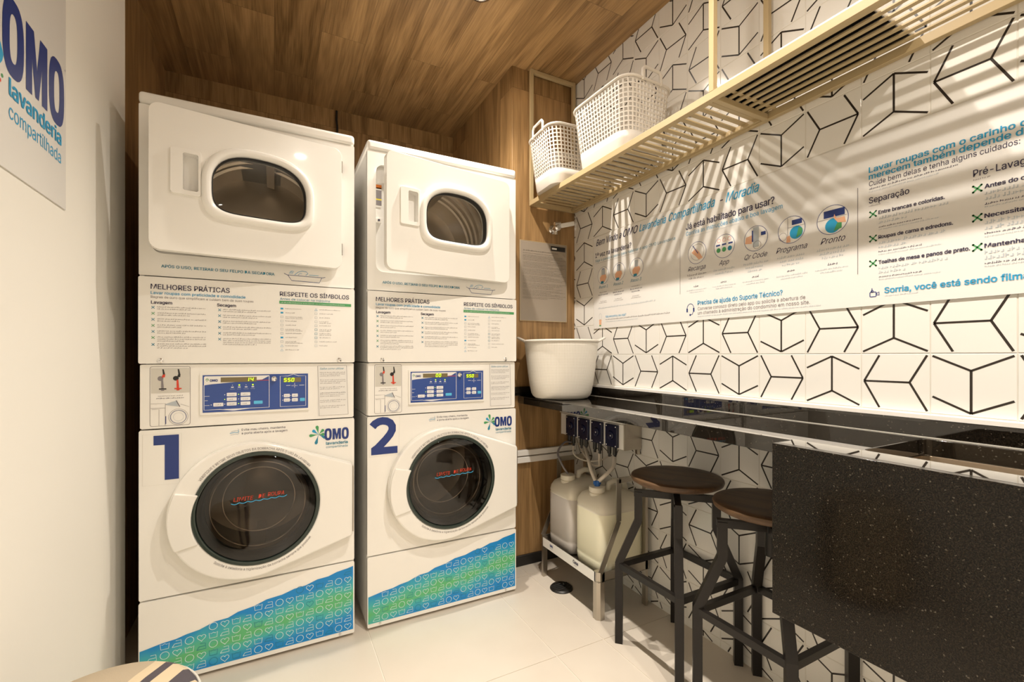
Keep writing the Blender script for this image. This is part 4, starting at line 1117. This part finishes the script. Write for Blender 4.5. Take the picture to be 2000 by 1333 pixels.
# ---------------- perforated baskets
def basket():
    t = thing('laundry_basket', '', 'basket', (0, 0, 0))
    def P(s_, h):       # s 0..1 around, h 0..1 up
        k = .84 + .16 * h
        a, c = .178 * k, .132 * k; r = .055; an = s_ * 2 * PI
        # rounded rectangle by arc length
        per = 4 * (a - r) + 4 * (c - r) + 2 * PI * r; d = s_ * per
        segs = [('l', (a, -(c - r)), (a, c - r)), ('a', (a - r, c - r), 0), ('l', (a - r, c), (-(a - r), c)), ('a', (-(a - r), c - r), 90),
                ('l', (-a, c - r), (-a, -(c - r))), ('a', (-(a - r), -(c - r)), 180), ('l', (-(a - r), -c), (a - r, -c)), ('a', (a - r, -(c - r)), 270)]
        for sg in segs:
            L_ = math.hypot(sg[2][0] - sg[1][0], sg[2][1] - sg[1][1]) if sg[0] == 'l' else PI * r / 2
            if d <= L_ or sg is segs[-1]:
                k2 = min(1, d / L_)
                if sg[0] == 'l': x = sg[1][0] + (sg[2][0] - sg[1][0]) * k2; y = sg[1][1] + (sg[2][1] - sg[1][1]) * k2
                else: q = R(sg[2] + 90 * k2); x = sg[1][0] + r * math.cos(q); y = sg[1][1] + r * math.sin(q)
                return Vector((x, y, .004 + .262 * h))
            d -= L_
    NS, NR = 60, 11; h0, h1 = .24, .97
    b = MB()
    for i in range(NS):
        for j in range(NR):
            s0, s1 = i / NS, (i + 1) / NS; a0 = h0 + (h1 - h0) * j / NR; a1 = h0 + (h1 - h0) * (j + 1) / NR
            ds, da = (s1 - s0) * .17, (a1 - a0) * .15
            o_ = [P(s0, a0), P(s1, a0), P(s1, a1), P(s0, a1)]; i_ = [P(s0 + ds, a0 + da), P(s1 - ds, a0 + da), P(s1 - ds, a1 - da), P(s0 + ds, a1 - da)]
            b.add(o_ + i_, [(0, 1, 5, 4), (1, 2, 6, 5), (2, 3, 7, 6), (3, 0, 4, 7)], 'plastic_basket')
    b.build('perforated_wall', t, smooth=0, solid=.0028)
    b = MB(); base = [[P(i / NS, h) for i in range(NS)] for h in (.24, .14, .05)]
    lo = [P(i / NS, .02) for i in range(NS)]
    base.append([Vector((p.x * .98, p.y * .98, .002)) for p in lo]); base.append([Vector((p.x * .93, p.y * .93, 0)) for p in lo]); base.append([Vector((p.x * .01, p.y * .01, 0)) for p in lo])
    b.loft([[p for p in l_] for l_ in base], 'plastic_basket'); b.build('solid_base', t, smooth=50, solid=.003)
    b = MB(); rim = [P(i / NS, 1.0) for i in range(NS)]
    b.tube([p * 1.0 + Vector((p.x, p.y, 0)).normalized() * .003 for p in rim], .0058, 'plastic_basket', 8, closed=True); b.build('rim', t, smooth=60)
    for sgn in (-1, 1):
        b = MB(); x = sgn * .182; w = .050
        pts = [(x, -w, .258), (x, -w, .300), (x, -w + .012, .312), (x, w - .012, .312), (x, w, .300), (x, w, .258)]
        b.tube(pts, .0062, 'plastic_basket', 10); b.build('handle', t, smooth=60)
    return t
bk1 = basket(); bk2 = copy_tree(bk1)
bk1.location = (1.318, 1.520, SZ + .0255); bk1.rotation_euler = (0, 0, R(92))
bk2.location = (1.322, 1.900, SZ + .0255); bk2.rotation_euler = (0, 0, R(-3))
tag(bk1, 'white perforated laundry basket nearest the middle of the hanging shelf', 'basket', 'laundry baskets on the shelf')
tag(bk2, 'white perforated laundry basket at the column end of the hanging shelf', 'basket', 'laundry baskets on the shelf')

# ---------------- white tub on the counter
o = (1.268, 1.898, .9005)
t = thing('laundry_tub', 'round white woven plastic tub standing on the black counter', 'basket', o)
def tub_r(h): return .128 + .052 * min(1, h / .04) ** .5 * .35 + .040 * (h / .28)
b = MB(); n = 96; hs = [.0, .004, .012, .025, .045] + [.045 + .235 * k / 10 for k in range(1, 11)]
rs = [.118, .130, .140, .147, .1515] + [.1515 + .030 * (k / 10) ** .8 for k in range(1, 11)]
loops = [[(o[0] + r_ * math.cos(2 * PI * i / n), o[1] + r_ * math.sin(2 * PI * i / n), o[2] + h) for i in range(n)] for r_, h in zip(rs, hs)]
b.loft(loops, 'weave'); b.uv = []
for q in range(len(hs) - 1):
    for i in range(n):
        u0, u1 = i / n * 150, (i + 1) / n * 150; v0, v1 = hs[q] / .0072, hs[q + 1] / .0072
        b.uv.append([(u0, v0), (u1, v0), (u1, v1), (u0, v1)])
b.build('woven_wall', t, org=o, smooth=50, solid=.003)
b = MB(); b.lathe(o, (0, 0, 1), [(.0001, .003), (.122, .003)], 'plastic_basket', 48); b.build('bottom', t, org=o)
b = MB(); b.tube([(o[0] + .1835 * math.cos(2 * PI * i / 64), o[1] + .1835 * math.sin(2 * PI * i / 64), o[2] + .280) for i in range(64)], .0065, 'plastic_basket', 8, closed=True); b.build('rim', t, org=o, smooth=60)
for an in (152, -28):
    b = MB(); a = R(an); pts = []
    for k in range(9):
        q = -1 + 2 * k / 8; rr = .186 + .030 * (1 - q * q); aa = a + q * .28
        pts.append((o[0] + rr * math.cos(aa), o[1] + rr * math.sin(aa), o[2] + .280 + .018 * (1 - q * q)))
    b.tube(pts, .0055, 'plastic_basket', 10); b.build('handle', t, org=o, smooth=60)

# ================================================================== DOSING PUMPS
o = (1.498, 1.83, .69)
t = thing('dosing_pump_unit', 'metal box of four dark blue dosing pumps under the counter', 'pump', o)
b = MB(); b.box(1.392, 1.498, 1.578, 1.582, .680, .800, 'steel'); b.box(1.392, 1.498, 2.082, 2.086, .680, .800, 'steel'); b.box(1.490, 1.498, 1.582, 2.082, .680, .800, 'steel')
b.box(1.392, 1.397, 1.582, 2.082, .684, .796, 'plastic_white'); b.box(1.385, 1.498, 1.578, 2.086, .800, .806, 'plastic_white')
b.box(1.478, 1.494, 1.583, 1.600, .655, .680, 'steel')
b.build('housing', t, org=o, bevel=.001)
for k in range(4):
    yc = 1.650 + k * .108
    b = MB(); b.box(1.376, 1.3915, yc - .040, yc + .040, .688, .792, 'pump_blue')
    for dy in (-.032, .032):
        for z in (.696, .784): b.lathe((1.376, yc + dy, z), (-1, 0, 0), [(.004, 0), (.003, .002), (.0001, .002)], 'chrome', 10)
    b.lathe((1.376, yc, .742), (-1, 0, 0), [(.022, 0), (.020, .006), (.006, .008), (.0001, .008)], 'pump_blue', 20)
    b.lathe((1.376, yc - .006, .742), (-1, 0, 0), [(.004, .008), (.0001, .010)], 'chrome', 10)
    pu = b.build('pump', t, org=o, bevel=.002)
    b = MB()
    for dy in (-.020, .018): b.cyl((1.384, yc + dy, .690), (1.384, yc + dy, .655), .010, 'black', 12); b.cyl((1.384, yc + dy, .660), (1.384, yc + dy, .640), .0065, 'black', 10)
    b.build('hose_fitting', pu, org=o)
# ================================================================== JUG RACK
XR0, XR1, YR0, YR1, ZR = 1.195, 1.480, 1.512, 1.972, .200
o = (1.34, 1.74, 0)
t = thing('jug_rack', 'stainless steel rack on legs holding two detergent jugs', 'rack', o)
b = MB(); b.box(XR0, XR1, YR0, YR1, .160, .163, 'steel'); b.box(XR0, XR0 + .002, YR0 + .02, YR1 - .02, .160, ZR, 'steel'); b.box(XR1 - .002, XR1, YR0, YR1, .160, ZR, 'steel')
b.box(XR0 + .02, XR1, YR0, YR0 + .002, .160, ZR, 'steel'); b.box(XR0 + .02, XR1, YR1 - .002, YR1, .160, ZR, 'steel'); b.build('tray', t, org=o, bevel=.0006)
for x, y, sx, sy, wd in ((XR0, YR0, 1, 1, .034), (XR0, YR1, 1, -1, .024), (XR1, YR0, -1, 1, .022), (XR1, YR1, -1, -1, .022)):
    b = MB(); c = wd * .35
    lp = [(x, y + sy * c), (x + sx * c, y), (x + sx * wd, y), (x + sx * wd, y + sy * wd), (x, y + sy * wd)]
    if sx * sy < 0: lp = lp[::-1]
    top_z = ZR if sx > 0 else .60
    b.loft([[(p[0], p[1], .0) for p in lp], [(p[0], p[1], top_z) for p in lp]], 'steel', True, True); b.build('leg', t, org=o, smooth=20)
for yy in (YR0, YR1):
    b = MB(); pts = [(XR0 + .012, yy, ZR), (1.305, yy, .40), (1.305, yy, .58)]
    for p, q in zip(pts, pts[1:]): b.obox(p, q, .003, .026, 'steel', up=(1, 0, 0))
    b.obox((1.305, yy, .575), (XR1 - .005, yy, .575), .003, .024, 'steel'); b.build('side_strap', t, org=o)
b = MB(); b.box(XR0 - .0012, XR0 - .0002, YR0 + .026, YR1 - .022, .156, .198, 'paper')
ff = Fr((XR0 - .0012, 0, 0), (0, -1, 0), (0, 0, 1), .0004)
omo(b, ff, -1.885, -1.858, .176, .187, 'navy'); greek(b, ff, -1.885, -1.856, .168, .004, 'teal_ink', 3)
b.text(ff, 'Casa', -1.690, .176, .014, 'dark_ink', x1=-1.652, bold=.02); greek(b, ff, -1.682, -1.658, .167, .004, 'grey_ink', 5)
b.build('label_strip', t, org=o, smooth=0)

def jug(name, o, liquid, label, sy):
    t = thing(name, label, 'jug', o, 'detergent jugs in the rack')
    a, c = .124, sy
    def lp(k, z, ka=1.0, dx=0):
        q = []
        for i in range(44):
            an = 2 * PI * i / 44; q.append((o[0] + dx + a * k * sgnp(math.cos(an), .34), o[1] + c * k * ka * sgnp(math.sin(an), .34), o[2] + z))
        return q
    b = MB(); b.loft([lp(.86, .0), lp(.95, .006), lp(.99, .03), lp(1, .055), lp(.985, .06), lp(1, .066), lp(1.0, .20), lp(1.0, .262)], liquid, cap0=True)
    b.loft([lp(1.0, .262), lp(.985, .268), lp(1.0, .275), lp(.97, .295), lp(.86, .318), lp(.66, .332), lp(.3, .338)], 'jug_top', cap1=True); b.build('body', t, org=o, smooth=60)
    cx = o[0] - .068
    b = MB(); b.lathe((cx, o[1], o[2] + .325), (0, 0, 1), [(.034, -.03), (.034, .008), (.030, .010), (.030, .013), (.036, .014), (.036, .034), (.030, .037), (.0001, .037)], 'jug_top', 28); b.build('cap', t, org=o, smooth=50)
    b = MB(); b.tube([(o[0] - .01, o[1], o[2] + .325), (o[0] + .0, o[1], o[2] + .362), (o[0] + .03, o[1], o[2] + .372), (o[0] + .085, o[1], o[2] + .362), (o[0] + .105, o[1], o[2] + .30)], .013, 'jug_top', 10); b.build('handle', t, org=o, smooth=60)
    return (cx, o[1], o[2] + .362)
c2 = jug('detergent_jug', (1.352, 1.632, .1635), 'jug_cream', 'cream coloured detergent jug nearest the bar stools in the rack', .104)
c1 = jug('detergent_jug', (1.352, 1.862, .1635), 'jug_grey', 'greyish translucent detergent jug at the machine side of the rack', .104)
# hoses
b = MB(); b.cyl((c2[0], c2[1], c2[2] - .001), (c2[0], c2[1], c2[2] + .024), .013, 'blue_fit', 14); b.box(c2[0] - .016, c2[0] + .016, c2[1] - .008, c2[1] + .008, c2[2] + .006, c2[2] + .022, 'blue_fit')
tag(b.build('hose_connector', org=c2, bevel=.001), 'small blue hose connector on cap of the cream jug', 'connector')
def hose(pts, r, m, label, lab2='hose'):
    P = [Vector(p) for p in pts]; out = []
    for i in range(len(P) - 1):
        p0 = P[max(i - 1, 0)]; p1 = P[i]; p2 = P[i + 1]; p3 = P[min(i + 2, len(P) - 1)]
        for k in range(7):
            s_ = k / 7; out.append(.5 * ((2 * p1) + (p2 - p0) * s_ + (2 * p0 - 5 * p1 + 4 * p2 - p3) * s_ ** 2 + (3 * p1 - p0 - 3 * p2 + p3) * s_ ** 3))
    out.append(P[-1]); b = MB(); b.tube(out, r, m, 10)
    return tag(b.build(lab2 if lab2 != 'hose' else 'dosing_hose', org=pts[0], smooth=60), label, 'hose', 'hoses between pumps and jugs')
hose([(c2[0] - .006, c2[1] + .003, c2[2] + .02), (1.287, 1.68, .585), (1.31, 1.73, .62), (1.384, 1.85, .645)], .0085, 'hose', 'pale hose rising almost straight from the blue connector to the pumps')
hose([(c2[0] + .006, c2[1] - .003, c2[2] + .02), (1.30, 1.60, .575), (1.35, 1.60, .61), (1.384, 1.632, .643)], .0085, 'hose', 'pale hose curving from blue connector to the rightmost pump')
hose([(c1[0], c1[1], c1[2]), (1.262, 1.88, .57), (1.27, 1.93, .62), (1.33, 1.96, .66), (1.384, 1.975, .655)], .005, 'grey_ink', 'thin grey hose looping from the greyish jug to the leftmost pump')
hose([(1.384, 1.744, .643), (1.39, 1.75, .60), (1.41, 1.78, .57), (1.43, 1.86, .56), (1.44, 1.95, .60), (1.45, 2.0, .64)], .006, 'orange' if False else 'hose', 'thin tube looping behind the jug handles below the pumps')
hose([(1.384, 1.955, .643), (1.37, 1.93, .60), (1.40, 1.88, .575), (1.44, 1.80, .59), (1.455, 1.74, .63)], .004, 'hose', 'thinnest tube hanging in a loop at the column side of the pumps')
# floor drain cover
b = MB(); b.lathe((1.212, 1.812, 0), (0, 0, 1), [(.054, 0), (.054, .004), (.048, .010), (.030, .011), (.028, .007), (.0001, .007)], 'black', 36)
for k in range(4): b.obox((1.212 - .045, 1.79 + .014 * k, .010), (1.212 + .045, 1.79 + .014 * k, .010), .004, .003, 'rubber')
tag(b.build('floor_drain_cover', org=(1.212, 1.812, 0)), 'round black drain cover on floor under the jug rack', 'drain')

# ================================================================== BAR STOOLS
def stool():
    t = thing('bar_stool', '', 'bar stool', (0, 0, 0))
    b = MB(); b.lathe((0, 0, 0), (0, 0, 1), [(.0001, .632), (.10, .632), (.150, .636), (.162, .643), (.165, .651), (.163, .658), (.156, .6615), (.13, .660), (.06, .657), (.0001, .656)], 'seat_wood', 72); b.build('seat', t, smooth=40)
    b = MB(); b.cyl((0, 0, .56), (0, 0, .632), .011, 'black_metal', 16); b.lathe((0, 0, .626), (0, 0, 1), [(.05, 0), (.05, .006)], 'black_metal', 24); b.lathe((0, 0, .5), (0, 0, 1), [(.0001, 0), (.017, 0), (.017, .1), (.0001, .1)], 'black_metal', 20); b.build('seat_screw', t)
    q = .0200
    for a in (0, 1, 2, 3):
        sx, sy = ((-1, 1), (1, 1), (1, -1), (-1, -1))[a]; h, u = .148, .097
        pts = [(sx * h, sy * h, 0), (sx * h, sy * h, .310), (sx * u, sy * u, .480), (sx * u, sy * u, .590)]
        b = MB(); b.tube([Vector(p) + (Vector((0, 0, -.0)) if i else Vector((0, 0, 0))) for i, p in enumerate(pts)] , q, 'black_metal', 4, phase=PI / 4, up=(sx, sy, 0)); b.build('leg', t, smooth=20)
    for s_ in (1, -1):
        b = MB(); b.obox((-.108, -s_ * .108, .585), (.108, s_ * .108, .585), .022, .024, 'black_metal'); b.build('top_bar', t)
    b = MB(); h = .148
    for p, r_ in (((-h, -h), (h, -h)), ((h, -h), (h, h)), ((h, h), (-h, h)), ((-h, h), (-h, -h))):
        b.obox((p[0], p[1], .300), (r_[0], r_[1], .300), .018, .022, 'black_metal')
    b.build('footrest', t)
    return t
st1 = stool(); st2 = copy_tree(st1)
st1.location = (1.332, 1.222, 0); st2.location = (1.342, .862, 0)
tag(st1, 'round wooden seat bar stool on black metal legs beside the jugs', 'bar stool', 'bar stools under the counter')
tag(st2, 'round wooden seat bar stool half hidden by the granite apron', 'bar stool', 'bar stools under the counter')

# ================================================================== OTTOMAN
o = (-.302, 1.12, 0)
t = thing('patterned_ottoman', 'round ottoman in cream and charcoal patterned fabric in the lower left corner', 'ottoman', o)
b = MB(); b.lathe(o, (0, 0, 1), [(.15, .03), (.160, .04), (.166, .08), (.168, .30), (.168, .395), (.166, .415), (.158, .430), (.144, .440), (.09, .446), (.0001, .448)], 'pouf', 64); b.build('upholstery', t, org=o, smooth=60)
b = MB()
b.tube([(o[0] + .1665 * math.cos(2 * PI * i / 48), o[1] + .1665 * math.sin(2 * PI * i / 48), .418) for i in range(48)], .0028, 'grey_sticker', 8, closed=True); b.build('piping', t, org=o, smooth=60)
b = MB(); b.lathe(o, (0, 0, 1), [(.14, 0), (.14, .035)], 'black', 40); b.build('base', t, org=o)
